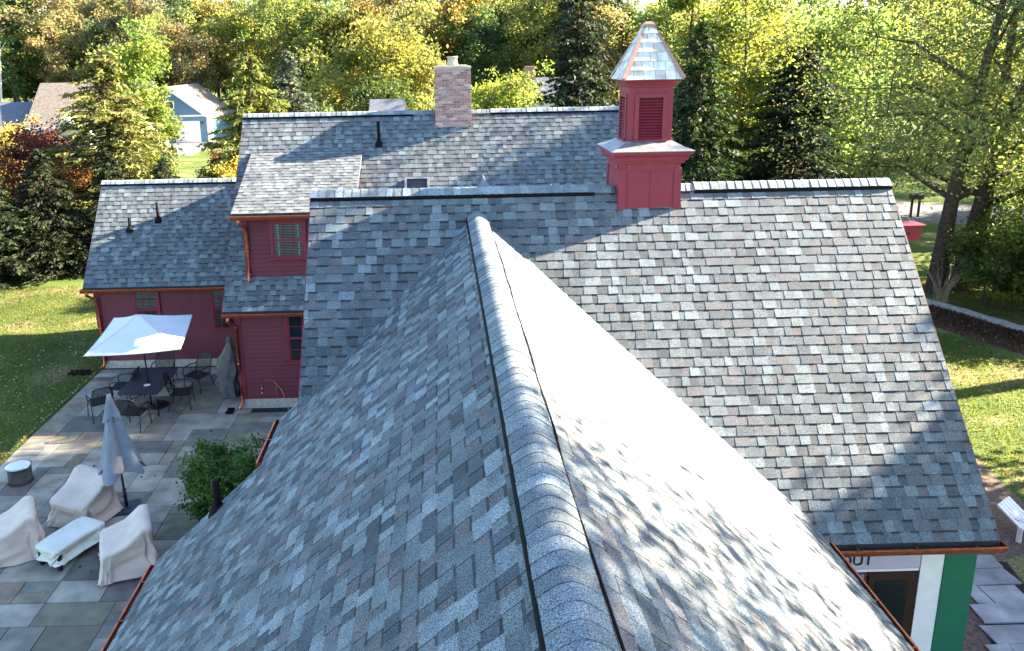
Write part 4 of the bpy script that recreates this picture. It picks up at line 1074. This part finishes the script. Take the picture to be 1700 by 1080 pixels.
# --- wood behind the houses
FOR = [tree_decid(100+i, 19, 3.6, 5.5, 16, .33, 66, .27, sparse=.18, toneamp=.4) for i in range(4)] + [tree_decid(110+i, 17, 4.6, 3.0, 18, .34, 66, .30, sparse=.1, toneamp=.4) for i in range(3)]
lab = {id(GOLD): "tall golden autumn tree in the wood beyond the roofs", id(OLIVE): "tall olive green tree in the wood beyond the roofs", id(GREEN): "tall dark green broadleaf tree in the wood beyond the roofs",
       id(RUST): "tall rust coloured autumn tree in the wood beyond the roofs", id(BROWN): "tall thin brown leaved tree in the wood beyond the roofs"}
YELO = (.27, .26, .085); lab[id(YELO)] = 'tall yellow green tree in the wood beyond the roofs'
pal = [GOLD, GREEN, OLIVE, OLIVE, GREEN, OLIVE, RUST, BROWN, GOLD, OLIVE, YELO, GREEN]
SECT = [(-.52, "at the left edge of the picture"), (-.47, "above the grey house's low roof"), (-.42, "above the grey house's tall roof"), (-.37, "above the top of the big spruce"), (-.32, "above the lime green maple"),
        (-.27, "above the blue garage"), (-.22, "left of the broad conifer"), (-.17, "above the blue green spruce"), (-.12, "left of the round yellow tree"), (-.06, "above the round yellow tree"), (-.01, "left of the chimney top"), (.04, "right above the chimney"),
        (.09, "above the light green tree"), (.14, "left of the dark pine"), (.19, "behind the dark pine"), (.25, "left of the cupola spire"), (9, "behind the cupola")]
CNAME = {id(GOLD): "golden", id(OLIVE): "olive green", id(GREEN): "dark green", id(RUST): "rusty brown", id(BROWN): "thin brown", id(YELO): "yellow green"}
def wood_label(c, ratio, rown):
    return "tall %s tree, %s row of the wood, %s" % (CNAME[id(c)], rown, next(t for a, t in SECT if ratio < a))
for (Y, xs, dx, rown) in ((108, -66, 4.9, "front"), (117, -74, 5.2, "second"), (127, -78, 5.6, "third"), (140, -86, 6.4, "rearmost")):
    x = xs
    while x < 34 + (Y-108)*.5:
        c = rt.choice(pal); s = rt.uniform(.82, 1.14)*(1 + (Y-108)/190)
        yy = Y+rt.uniform(-4, 4)
        if -14 < x*110/yy < 0 or x > 22: s *= .87
        if not (-32 < x < -23 and yy < 107):
            xx = x+rt.uniform(-1.6, 1.6); place_tree("woodland_tree", rt.choice(FOR), xx, yy, wood_label(c, xx/yy, rown), jit(c), s, rt.uniform(0, 6.28), group="trees of the wood behind the houses")
        x += dx*rt.uniform(.75, 1.25)
# --- trees across the road on the right
FOR2 = [tree_decid(130+i, 17, 4.8, 2.6, 20, .26, 70, .26, sparse=.12, toneamp=.4) for i in range(3)]
for (x, y, c, s) in [(20, 66, LIME, .72), (27, 70, OLIVE, .8), (34, 64, LIME, .95), (41, 68, OLIVE, 1.1), (48, 62, LIME, 1.0), (55, 66, GREEN, 1.05), (39, 86, LIME, 1.2), (50, 84, OLIVE, 1.2), (60, 80, LIME, 1.1), (66, 70, LIME, 1.0), (44, 54, YEL, .7), (53, 50, LIME, .8)]:
    kind_ = {id(LIME): "lime green", id(OLIVE): "olive", id(GREEN): "dark green", id(YEL): "yellow"}[id(c)]
    side_ = "right of the cupola" if x/y < .36 else "over the dark spruce" if x/y < .46 else "left of the maple trunks" if x/y < .56 else "behind the maple trunks" if x/y < .66 else "behind the shrubs" if x/y < .76 else "at the right edge"
    place_tree("roadside_tree", rt.choice(FOR2), x, y, "sunlit %s tree across the road, %s, in the %s rank" % (kind_, side_, "nearest" if y < 60 else "middle" if y < 75 else "farthest"), jit(c), s, rt.uniform(0, 6.28), group="trees across the road")

# --- bare pale birch in the wood, far left
rg = np.random.default_rng(3); mb = MB()
for (a, b_, c) in ((-2.6, 14.5, .16), (1.2, 15.5, .12)):
    mb.tube([(0, 0, 0), (a*.1, 0, 5), (a*.6, 0, 10), (a, .2, b_)], [c*1.3, c, c*.7, .04], 7, False)
    for k in range(9):
        t = rg.uniform(.45, .95); p = Vector((a*t**2, 0, b_*t)); mb.tube([p, p+Vector((rg.normal()*1.2, rg.normal(), rg.uniform(.4, 2)))], [.05, .015], 4, False)
bt_ = thing("birch_tree", (-52.5, 101, 0), "bare pale birch with leaning stems at the left edge of the wood", "tree"); link("trunk", mb.data("trunk", BARKPALE, True), bt_)
# --- single trees of the gardens
RND = [tree_decid(201, 10, 3.0, 1.6, 20, .21, 62, .16, toneamp=.45), tree_decid(202, 9, 3.2, .8, 22, .20, 62, .15, toneamp=.45), tree_decid(203, 11, 2.6, 2.0, 22, .22, 60, .16, toneamp=.4)]
CON = [tree_conifer(301, 9.5, 3.7, .3, .30, step=.30, per=14, dens=44, power=.62), tree_conifer(302, 10, 3.3, .4, .30, step=.30, per=14, dens=42, droop=.4, power=.7), tree_conifer(303, 15, 4.2, 1.0, .40, step=.42, per=13, dens=44, droop=.35, trunk_r=.22, power=.75)]
SHR = [tree_decid(401, 2.4, 1.5, .1, 16, .12, 60, .04, toneamp=.45), tree_decid(402, 3.2, 1.7, .1, 18, .13, 66, .05, toneamp=.45)]
place_tree("spruce_tree", CON[0], -16.1, 40.5, "broad sunlit spruce behind the side roof, left of the blue garage", (.125, .13, .035), 1.2, 0, sz=1.02)
place_tree("maple_tree", RND[2], -18.9, 53, "bright lime green maple rising behind the big spruce", (.155, .205, .045), 1.0, 1.0)
place_tree("maple_tree", RND[1], -17.8, 48, "lime green young maple in front of the blue garage drive", (.155, .20, .045), .55, 2.0)
place_tree("red_leaved_tree", RND[1], -20.4, 41.5, "burgundy leaved tree between the yellow bush and the spruce", (.15, .048, .040), .66, .6)
place_tree("red_leaved_tree", RND[0], -17.6, 39.5, "coppery small tree in front of the burgundy tree", (.22, .105, .04), .44, 2.6)
place_tree("yellow_bush", RND[1], -25.3, 47, "pale yellow bush below the grey house at the left edge", (.40, .36, .09), .62, 1.4, cat="bush")
for i, (x, y, s, l) in enumerate([(-19.2, 33.5, .52, "dark hemlock at the left edge of the lawn"), (-17.0, 35.0, .46, "dark hemlock next to the left edge, second along the lawn border"), (-14.6, 36.2, .44, "dark hemlock behind the lawn below the big spruce"), (-12.4, 36.8, .40, "dark small hemlock nearest the corner of the side roof"), (-21.5, 36.5, .62, "tall dark hemlock above the left edge of the lawn")]):
    place_tree("hemlock_tree", CON[1], x, y, l, jit((.017, .028, .011)), s*1.55, i*1.1, sz=s*1.2)
place_tree("russet_shrub", SHR[1], -12.6, 50, "brown red shrub at the left end of the main roof", (.17, .075, .055), 1.0, .3, cat="shrub")
for i, (x, y, c, s, l) in enumerate([(-14.2, 44, (.25, .21, .06), .8, "pale low shrub behind the side roof ridge, nearest the main roof"), (-16.0, 45, (.22, .17, .07), .7, "low pinkish shrub in front of the garage lawn"), (-17.6, 44, (.16, .16, .05), .8, "low green shrub right of the spruce foot")]):
    place_tree("low_shrub", SHR[0], x, y, l, c, s, i*2.0, cat="shrub", group="low shrubs behind the side roof")
place_tree("yew_tree", CON[0], -10.3, 46, "broad yellow green conifer behind the left end of the main roof", (.13, .15, .03), 1.0, 2.0)
place_tree("blue_spruce", CON[1], -8.6, 48.5, "slim blue green spruce beside the broad conifer", (.09, .12, .085), .93, 1.0, sz=.95)
for i, (x, y, s, l) in enumerate([(-8.2, 43, .95, "pale yellow shrub showing over the main roof left of the dark hut roof"), (-6.3, 43.5, 1.0, "bright yellow green shrub over the main ridge, second from the conifer"), (-10.0, 42, .8, "small yellow shrub over the main ridge at the conifer's foot")]):
    place_tree("yellow_shrub", SHR[1], x, y, l, (.38, .33, .07), s*1.25, i*1.3, cat="shrub", group="yellow shrubs over the main ridge")
place_tree("willow_tree", RND[1], -4.6, 56, "round yellow green tree in the middle behind the chimney", (.20, .205, .055), 1.24, .5)
place_tree("round_tree", RND[0], -1.9, 58, "yellow green tree right behind the chimney top", (.22, .22, .07), .95, 2.5)
place_tree("dark_round_tree", RND[0], -3.6, 50, "dark green small tree in front of the round yellow one", (.05, .075, .02), .78, 1.9)
place_tree("round_tree", RND[1], 3.2, 50, "light green round tree right of the chimney", (.20, .25, .05), .86, .9)
place_tree("twiggy_shrub", SHR[0], -1.9, 46, "sparse orange shrub beside the chimney", (.34, .20, .09), 1.3, .2, cat="shrub")
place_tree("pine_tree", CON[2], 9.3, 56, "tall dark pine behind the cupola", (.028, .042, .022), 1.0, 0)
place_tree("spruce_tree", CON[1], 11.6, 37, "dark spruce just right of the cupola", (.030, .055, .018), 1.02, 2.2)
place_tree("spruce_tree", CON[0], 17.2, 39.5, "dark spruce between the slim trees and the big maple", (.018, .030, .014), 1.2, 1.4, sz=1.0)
SLIM = tree_decid(501, 15, 2.6, 3.0, 18, .17, 74, .13, sparse=.15, toneamp=.35)
for i, (x, y, s, l) in enumerate([(14.6, 41, 1.0, "slim backlit yellow tree right of the cupola, with a bare lower trunk"), (13.4, 44, 1.05, "slim yellow tree standing behind the spruce right of the cupola"), (16.6, 46, 1.1, "slim yellow green tree over the dark spruce, left of the big maple")]):
    place_tree("slim_tree", SLIM, x, y, l, (.170, .205, .050), s, i*2.1, group="slim yellow trees right of the cupola")
for i, (x, y, s, c, l) in enumerate([(27.8, 38.5, .95, LIME, "leafy lime tree between the maple trunks and the road"), (32.5, 42.5, 1.15, OLIVE, "olive bushy tree by the road at the right edge"), (21.6, 45.5, 1.15, LIME, "lime green bushy tree behind the dark spruce, left of the mailbox"), (18.6, 50, 1.3, YEL, "yellow bushy tree behind the slim trees")]):
    place_tree("bushy_tree", RND[i % 2], x, y, l, jit(c), s, i*1.4, group="bushy trees before the road")
# --- big maple on the right, two trunks
mp = tree_decid(601, 15.5, 6.2, 3.4, 42, .125, 116, .46, multi=3, sparse=.10, toneamp=.4, feet=[(-.85, -.3), (.25, .1), (1.0, .5)])
place_tree("big_maple", mp, 19.4, 29.6, "big many trunked maple with thick dark trunks behind the right gable", (.180, .215, .070), 1.0, 0)
mp2 = tree_decid(602, 14, 5.0, 3.0, 26, .125, 110, .42, multi=1, sparse=.2, toneamp=.35)
place_tree("leaning_maple", mp2, 25.2, 33.5, "maple with a pale leaning trunk at the right edge", (.21, .235, .07), 1.0, .7)
for i, (x, y, s, c, l) in enumerate([(20.7, 26.9, 1.15, (0.14, 0.203, 0.049), "green leafy shrub behind the stone edging, nearest the trunks"), (22.2, 25.8, 1.25, (0.168, 0.224, 0.056), "green shrub with pale tips at the right edge behind the edging"), (21.3, 25.3, .85, (0.224, 0.182, 0.042), "yellowing low shrub right behind the stone edging"), (19.5, 27.9, .8, (.15, .19, .06), "small green shrub behind the edging at the foot of the maple"), (20.3, 24.2, .95, (.14, .18, .05), "round green shrub behind the near end of the edging"), (24.0, 28.5, 1.3, (.08, .11, .03), "dark shrub behind the other shrubs at the right edge")]):
    place_tree("border_shrub", SHR[i % 2], x, y, l, c, s, i*1.7, cat="shrub", group="shrubs behind the stone edging")
rg = np.random.default_rng(5); mb = MB()
for i in range(46):
    a = rg.uniform(0, 6.28); l = rg.uniform(.7, 1.5); mb.tube([(rg.normal()*.1, rg.normal()*.1, 0), (math.cos(a)*.25*l, math.sin(a)*.25*l, l*.6), (math.cos(a)*.5*l, math.sin(a)*.5*l, l)], [.012, .009, .004], 4, False)
o = build(mb, "dry_twigs", mat("dry_twig", (.30, .23, .15), .9, .1), None, M=T(17.9, 27.9, 0)); tag(o, "bundle of dry bare twigs at the foot of the big maple", "twigs")
# --- trees right of the picture whose shade falls on the roofs and patio
SHD = tree_decid(701, 13, 4.2, 3.5, 24, .26, 46, .3, sparse=.25, toneamp=.3)
TALL = tree_decid(702, 17.2, 3.5, 11.0, 30, .28, 84, .30, sparse=0, toneamp=.3)  # unseen sun blocker, crown shaped to keep the patio in shade
MIDT = tree_decid(703, 16.2, 2.5, 6.0, 34, .15, 60, .20, sparse=.12, toneamp=.3)
LOWT = tree_decid(704, 12.1, 4.6, 2.6, 34, .26, 96, .3, sparse=0, toneamp=.3)
for i, (m_, x, y, s, l) in enumerate([(LOWT, 21.5, 13.4, 1.0, "leafy tree right of the house, level with its right gable"), (MIDT, 13.2, 5.7, 1.0, "tall leafy tree right of the house, level with the near wing"), (TALL, 22, 22.4, 1.25, "high crowned tree added beyond the picture edge to shade the patio"), (TALL, 22.6, 26.6, 1.06, "second high crowned tree added to shade the patio, nearer the big maple")]):
    place_tree("garden_tree", m_, x, y, l, (.15, .17, .03), s, i*1.9, group="trees right of the house")
place_tree("added_shade_tree", RND[0], -2.2, 32.5, "low leafy tree added behind the main roof to shade the lawn", (.06, .085, .02), .62, .4)  # hidden pair of trees added to block sun from the left lawn
place_tree("added_shade_tree", RND[1], 2.0, 34.0, "low leafy tree added behind the chimney to shade the lawn", (.06, .085, .02), .68, 1.4)
# --- shrub between wing and patio
sb = tree_decid(801, 1.75, .95, .05, 24, .075, 80, .03, toneamp=.4)
place_tree("patio_shrub", sb, -4.22, 14.35, "dense green leafy shrub beside the near roof on the patio", (.085, .150, .034), .88, .4, cat="shrub")

# --- lawns and fallen leaves
def blades(name, regs, n, h, seed, label):
    rg = np.random.default_rng(seed); P = []
    for (x0, x1, y0, y1, w, ok) in regs:
        k = int(n*w); p = np.stack([rg.uniform(x0, x1, k), rg.uniform(y0, y1, k), np.zeros(k)], 1); P.append(p[np.array([ok(a, b_) for a, b_ in p[:, :2]])])
    P = np.concatenate(P); k = len(P); a = rg.uniform(0, 6.28, k); s = np.stack([np.cos(a), np.sin(a), 0*a], 1)*.012
    t = P + rg.normal(size=(k, 3))*.03; hh = h*rg.uniform(.5, 1.3, k); t[:, 2] = hh
    V = np.stack([P-s, P+s, t+s*.4, t-s*.4], 1)
    pt = np.array([noise.noise(Vector((p[0]*.5, p[1]*.5, 0))) for p in P])
    tn = np.stack([.098+.12*np.clip(pt, 0, 1), .122+.06*np.clip(pt, -1, 1), .030+.03*np.clip(pt, 0, 1)], 1)*rg.uniform(.7, 1.4, (k, 1))
    o = link(name, quads_mesh(name, V, tn, LEAF)); o.color = (1, 1, 1, 1); return tag(o, label, "grass", kind='stuff')
bedx = lambda x, y: True
blades("lawn_grass", [(-21, -10.33, 13.5, 33, .55, bedx), (7.9, 22, 12.5, 31, .45, lambda x, y: not (x < 11.9 and y < 17) and not (x > 15.0+max(0, (28-y))*.32 and x < 18.4+max(0, (27-y))*.4 and y > 20))], 150000, .055, 3, "short lawn grass on both sides of the house")
rg = np.random.default_rng(9); k = 1500
P = np.stack([np.clip(-13.2+rg.normal(size=k)*2.2, -20, -10.4), 20.5+rg.normal(size=k)*3.2, np.full(k, .05)], 1)
P2 = np.stack([rg.uniform(8.5, 18, 260), rg.uniform(14, 26, 260), np.full(260, .05)], 1); P = np.concatenate([P, P2])
tn = np.array([(.42, .33, .16), (.30, .20, .09), (.45, .38, .22), (.2, .12, .06)])[rg.integers(0, 4, len(P))]
o = link("fallen_leaves", quads_mesh("fallen_leaves", leaves(rg, P, .075, 1.2, 1.3), tn, LEAF)); o.color = (1, 1, 1, 1); tag(o, "dry fallen leaves scattered over the lawns", "leaves", kind='stuff')
rg = np.random.default_rng(19); k = 40
P = np.stack([rg.uniform(-10, -5.5, k), rg.uniform(13, 20, k), np.full(k, .052)], 1)
o = link("patio_leaves", quads_mesh("patio_leaves", leaves(rg, P, .06, 2, 1.3), np.array([(.06, .04, .03)]*k), LEAF)); o.color = (1, 1, 1, 1); tag(o, "few dark fallen leaves on the patio stones", "leaves", kind='stuff')
rg = np.random.default_rng(29); k = 5200
bl = [(15.7, 29), (16.9, 27.0), (17.7, 24.6), (18.6, 22.6), (20.5, 20)]; si = rg.integers(0, 4, k); tt = rg.uniform(0, 1, k); A_ = np.array(bl)
P = A_[si] + (A_[si+1]-A_[si])*tt[:, None] + rg.normal(size=(k, 2))*.52; P = np.concatenate([P, np.full((k, 1), .03)+rg.uniform(0, .03, (k, 1))], 1)
tn = np.array([(.10, .055, .04), (.06, .035, .028), (.16, .10, .07), (.22, .17, .11)])[rg.choice(4, k, p=[.4, .35, .2, .05])]
o = link("mulch_chips", quads_mesh("mulch_chips", leaves(rg, P, .11, .5, 2.2), tn, LEAF)); o.color = (1, 1, 1, 1); tag(o, "loose bark chips of the mulch bed", "mulch", kind='stuff')
# --- stone edging of the bed
ed = thing("stone_edging", (17.9, 26, 0), "low pale stone edging curving along the mulch bed", "edging")
pl = [(16.6, 29.4), (17.7, 27.5), (18.65, 24.95), (19.6, 22.8)]
pts = []
for a, b_ in zip(pl[:-1], pl[1:]):
    for i in range(8): t = i/8; pts.append(Vector((a[0]+(b_[0]-a[0])*t, a[1]+(b_[1]-a[1])*t, 0)))
STONE = mat("edging_stone", (.40, .38, .34), .9, .15, var=.3, scale=8, bump=.4, bscale=20)
for a, b_ in zip(pts[:-1], pts[1:]):
    d = b_-a; mb = MB(); ln = d.length; mb.box(.006, ln-.006, -.13, .13, 0, .13+rt.uniform(-.012, .012))
    build(mb, "edging_stone", STONE, ed, M=T(a.x-17.9, a.y-26, 0) @ Matrix.Rotation(math.atan2(d.y, d.x)+rt.uniform(-.03, .03), 4, 'Z'))
# --- mailboxes by the road
mbx = thing("mailbox", (25.6, 43.2, 0), "dark mailbox on wooden posts beside the road", "mailbox")
for s in (-.2, .2):
    mb = MB(); mb.box(s-.04, s+.05, -.05, .05, 0, 1.0); build(mb, "post", BARK, mbx)
mb = MB(); sec = [(-.13, 0), (.13, 0), (.13, .16)] + [(.13*math.cos(R(a)), .16+.13*math.sin(R(a))) for a in range(20, 180, 20)] + [(-.13, .16)]
mb.prism([(a, b_) for a, b_ in sec], (Vector((-.34, 0, 1.0)), Vector((0, 1, 0)), Vector((0, 0, 1))), (Vector((.34, 0, 1.0)), Vector((0, 1, 0)), Vector((0, 0, 1)))); build(mb, "box", BLACKM, mbx)

# ================================================================== NEIGHBOURING HOUSES
GREYR = mat("grey_far_roof", (.17, .145, .125), .9, .15, var=.25, scale=4, bump=.3, bscale=12)
GREYR2 = mat("blue_grey_far_roof", (.10, .115, .14), .9, .15, var=.2, scale=4, bump=.3, bscale=12)
BLUE = mat("blue_siding", (.10, .20, .29), .7, .2, var=.08, scale=3)
def roof2(parent, x0, x1, ye, ze, yr, zr, yb, m, th=.18):
    mb = MB(); mb.poly([(x0, ye, ze), (x1, ye, ze), (x1, yr, zr), (x0, yr, zr)]); mb.poly([(x0, yr, zr), (x1, yr, zr), (x1, yb, ze), (x0, yb, ze)])
    mb.poly([(x0, ye, ze), (x0, yr, zr), (x0, yb, ze), (x0, yb, ze-th), (x0, yr, zr-th), (x0, ye, ze-th)]); mb.poly([(x1, ye, ze-th), (x1, yr, zr-th), (x1, yb, ze-th), (x1, yb, ze), (x1, yr, zr), (x1, ye, ze)])
    mb.poly([(x0, ye, ze-th), (x1, ye, ze-th), (x1, ye, ze), (x0, ye, ze)])
    mb.poly([(x0, ye, ze-th), (x0, yr, zr-th), (x1, yr, zr-th), (x1, ye, ze-th)]); return build(mb, "roof", m, parent)
gh = thing("grey_roofed_house", (-36.9, 84, 0), "white house with a tall grey roof and a gabled porch, far left", "house")
mb = MB(); mb.box(-3.2, 7.5, -2.0, 6, 0, 2.9); build(mb, "wall", WHITE, gh)
roof2(gh, -3.6, 8.0, -2.6, 2.85, 2.1, 7.0, 6.8, GREYR)
mb = MB(); mb.box(-12, -3.2, -1.6, 5, 0, 2.5); build(mb, "wall", WHITE, gh)
roof2(gh, -12.5, -3.25, -2.2, 2.45, 1.7, 5.2, 5.6, GREYR2)
mb = MB(); mb.box(-12.4, -3.7, -2.32, -2.21, 2.25, 2.45); build(mb, "gutter", WHITE, gh)
mb = MB(); mb.box(-3.6, 8.0, -2.72, -2.61, 2.62, 2.86); build(mb, "gutter", WHITE, gh)
mb = MB(); mb.tube([(-9.6, -.9, 3.2), (-9.6, -.9, 4.2)], .1, 8); build(mb, "vent_pipe", BLACKM, gh)
mb = MB()
for s in (-1, 1):
    p = [(1.2, -4.2, 3.9), (1.2+s*2.3, -4.2, 2.2), (1.2+s*2.3, -2.0, 2.2), (1.2, -2.0, 3.9)]
    mb.poly(p if s > 0 else p[::-1]); q = [(a, b_, c-.22) for a, b_, c in p]; mb.poly(q if s < 0 else q[::-1]); mb.poly([p[0], p[1], q[1], q[0]])
build(mb, "porch_roof", WHITE, gh)
for s in (-2, 2): 
    mb = MB(); mb.box(1.2+s-.12, 1.2+s+.12, -4.1, -3.9, 0, 2.3); build(mb, "porch_post", WHITE, gh)
for x in (-1.6, 4.6, -6, -9.5):
    yy = -2.03 if x > -3 else -1.63
    mb = MB(); mb.box(x-.5, x+.5, yy-.03, yy, .9, 2.2); w_ = build(mb, "window", WHITE, gh); mb = MB(); mb.box(x-.42, x+.42, yy-.04, yy-.031, .98, 2.12); build(mb, "pane", GLASS, w_)
ga = thing("blue_garage", (-30, 93.5, 0), "pale blue gabled garage with white doors beyond the spruce", "garage")
mb = MB(); W2, D2, zE, zP = 4.1, 11, 2.9, 6.0
mb.poly([(-W2, 0, 0), (W2, 0, 0), (W2, 0, zE), (0, 0, zP), (-W2, 0, zE)]); mb.poly([(-W2, D2, 0), (-W2, D2, zE), (0, D2, zP), (W2, D2, zE), (W2, D2, 0)])
mb.poly([(W2, 0, 0), (W2, D2, 0), (W2, D2, zE), (W2, 0, zE)]); mb.poly([(-W2, 0, 0), (-W2, 0, zE), (-W2, D2, zE), (-W2, D2, 0)]); build(mb, "wall", BLUE, ga)
mb = MB(); e = .45; sl = (zP-zE)/W2
for s in (-1, 1):
    p = [(0, -e, zP+.02), (s*(W2+e), -e, zE-sl*e+.02), (s*(W2+e), D2+e, zE-sl*e+.02), (0, D2+e, zP+.02)]; q = [(a, b_, c+.15) for a, b_, c in p]
    mb.faces(p+q, [(4, 5, 6, 7), (3, 2, 1, 0), (0, 1, 5, 4), (1, 2, 6, 5), (2, 3, 7, 6)] if s > 0 else [(7, 6, 5, 4), (0, 1, 2, 3), (4, 5, 1, 0), (5, 6, 2, 1), (6, 7, 3, 2)])
build(mb, "roof", GREYR, ga)
for s in (-1, 1):
    mb = MB(); A, B = Vector((0, -.47, zP+.12)), Vector((s*(W2+e), -.47, zE-sl*e+.12)); bar(mb, A, B, .06, .26, Vector((0, 1, 0))); build(mb, "barge_board", WHITE, ga)
    mb = MB(); mb.box(s*W2-.14, s*W2+.14, -.06, .1, 0, zE); build(mb, "corner_board", WHITE, ga)
mb = MB(); mb.box(-W2, W2, -.05, -.002, zE-.05, zE+.12); build(mb, "frieze_board", WHITE, ga)
for x in (1.75, -1.75):
    mb = MB(); mb.box(x-1.42, x+1.42, -.07, -.003, 0, 2.35); d_ = build(mb, "garage_door", WHITE, ga)
    for j in range(4):
        mb = MB(); mb.box(x-1.28, x+1.28, -.10, -.072, .04+j*.55, .55+j*.55); build(mb, "door_panel", WHITE, d_)
mb = MB(); mb.box(-.5, .5, -.06, -.003, 3.7, 4.6); w_ = build(mb, "window", WHITE, ga); mb = MB(); mb.box(-.38, .38, -.07, -.061, 3.8, 4.5); build(mb, "pane", GLASS, w_)
mb = MB(); mb.lathe([(0, .3), (.1, .22), (.07, 0), (0, -.05)], 8, (3.45, -.18, 2.0)); build(mb, "wall_lamp", BLACKM, ga)
# small far buildings over the main ridge
hr = thing("dark_roofed_hut", (-2.45, 40, 0), "dark low roof showing over the main ridge left of the chimney", "hut")
mb = MB(); mb.box(-.75, .75, -1.2, 1.6, 0, 5.8); build(mb, "wall", BARK, hr); roof2(hr, -.85, .85, -1.6, 5.7, .2, 7.0, 2, GREYR2)
fh = thing("far_house", (12.0, 92, 0), "far grey roofed house with a pink brick chimney left of the dark pine", "house")
mb = MB(); mb.box(-4, 4, -2, 3, 0, 4.0); build(mb, "wall", WHITE, fh); roof2(fh, -4.4, 4.4, -2.5, 4.0, .5, 6.4, 3.5, GREYR2)
mb = MB(); mb.box(-2.4, -1.3, .2, 1.2, 4.5, 7.6); build(mb, "chimney", mat("pink_brick", (.40, .22, .17), .9, .1, var=.25, scale=6), fh)
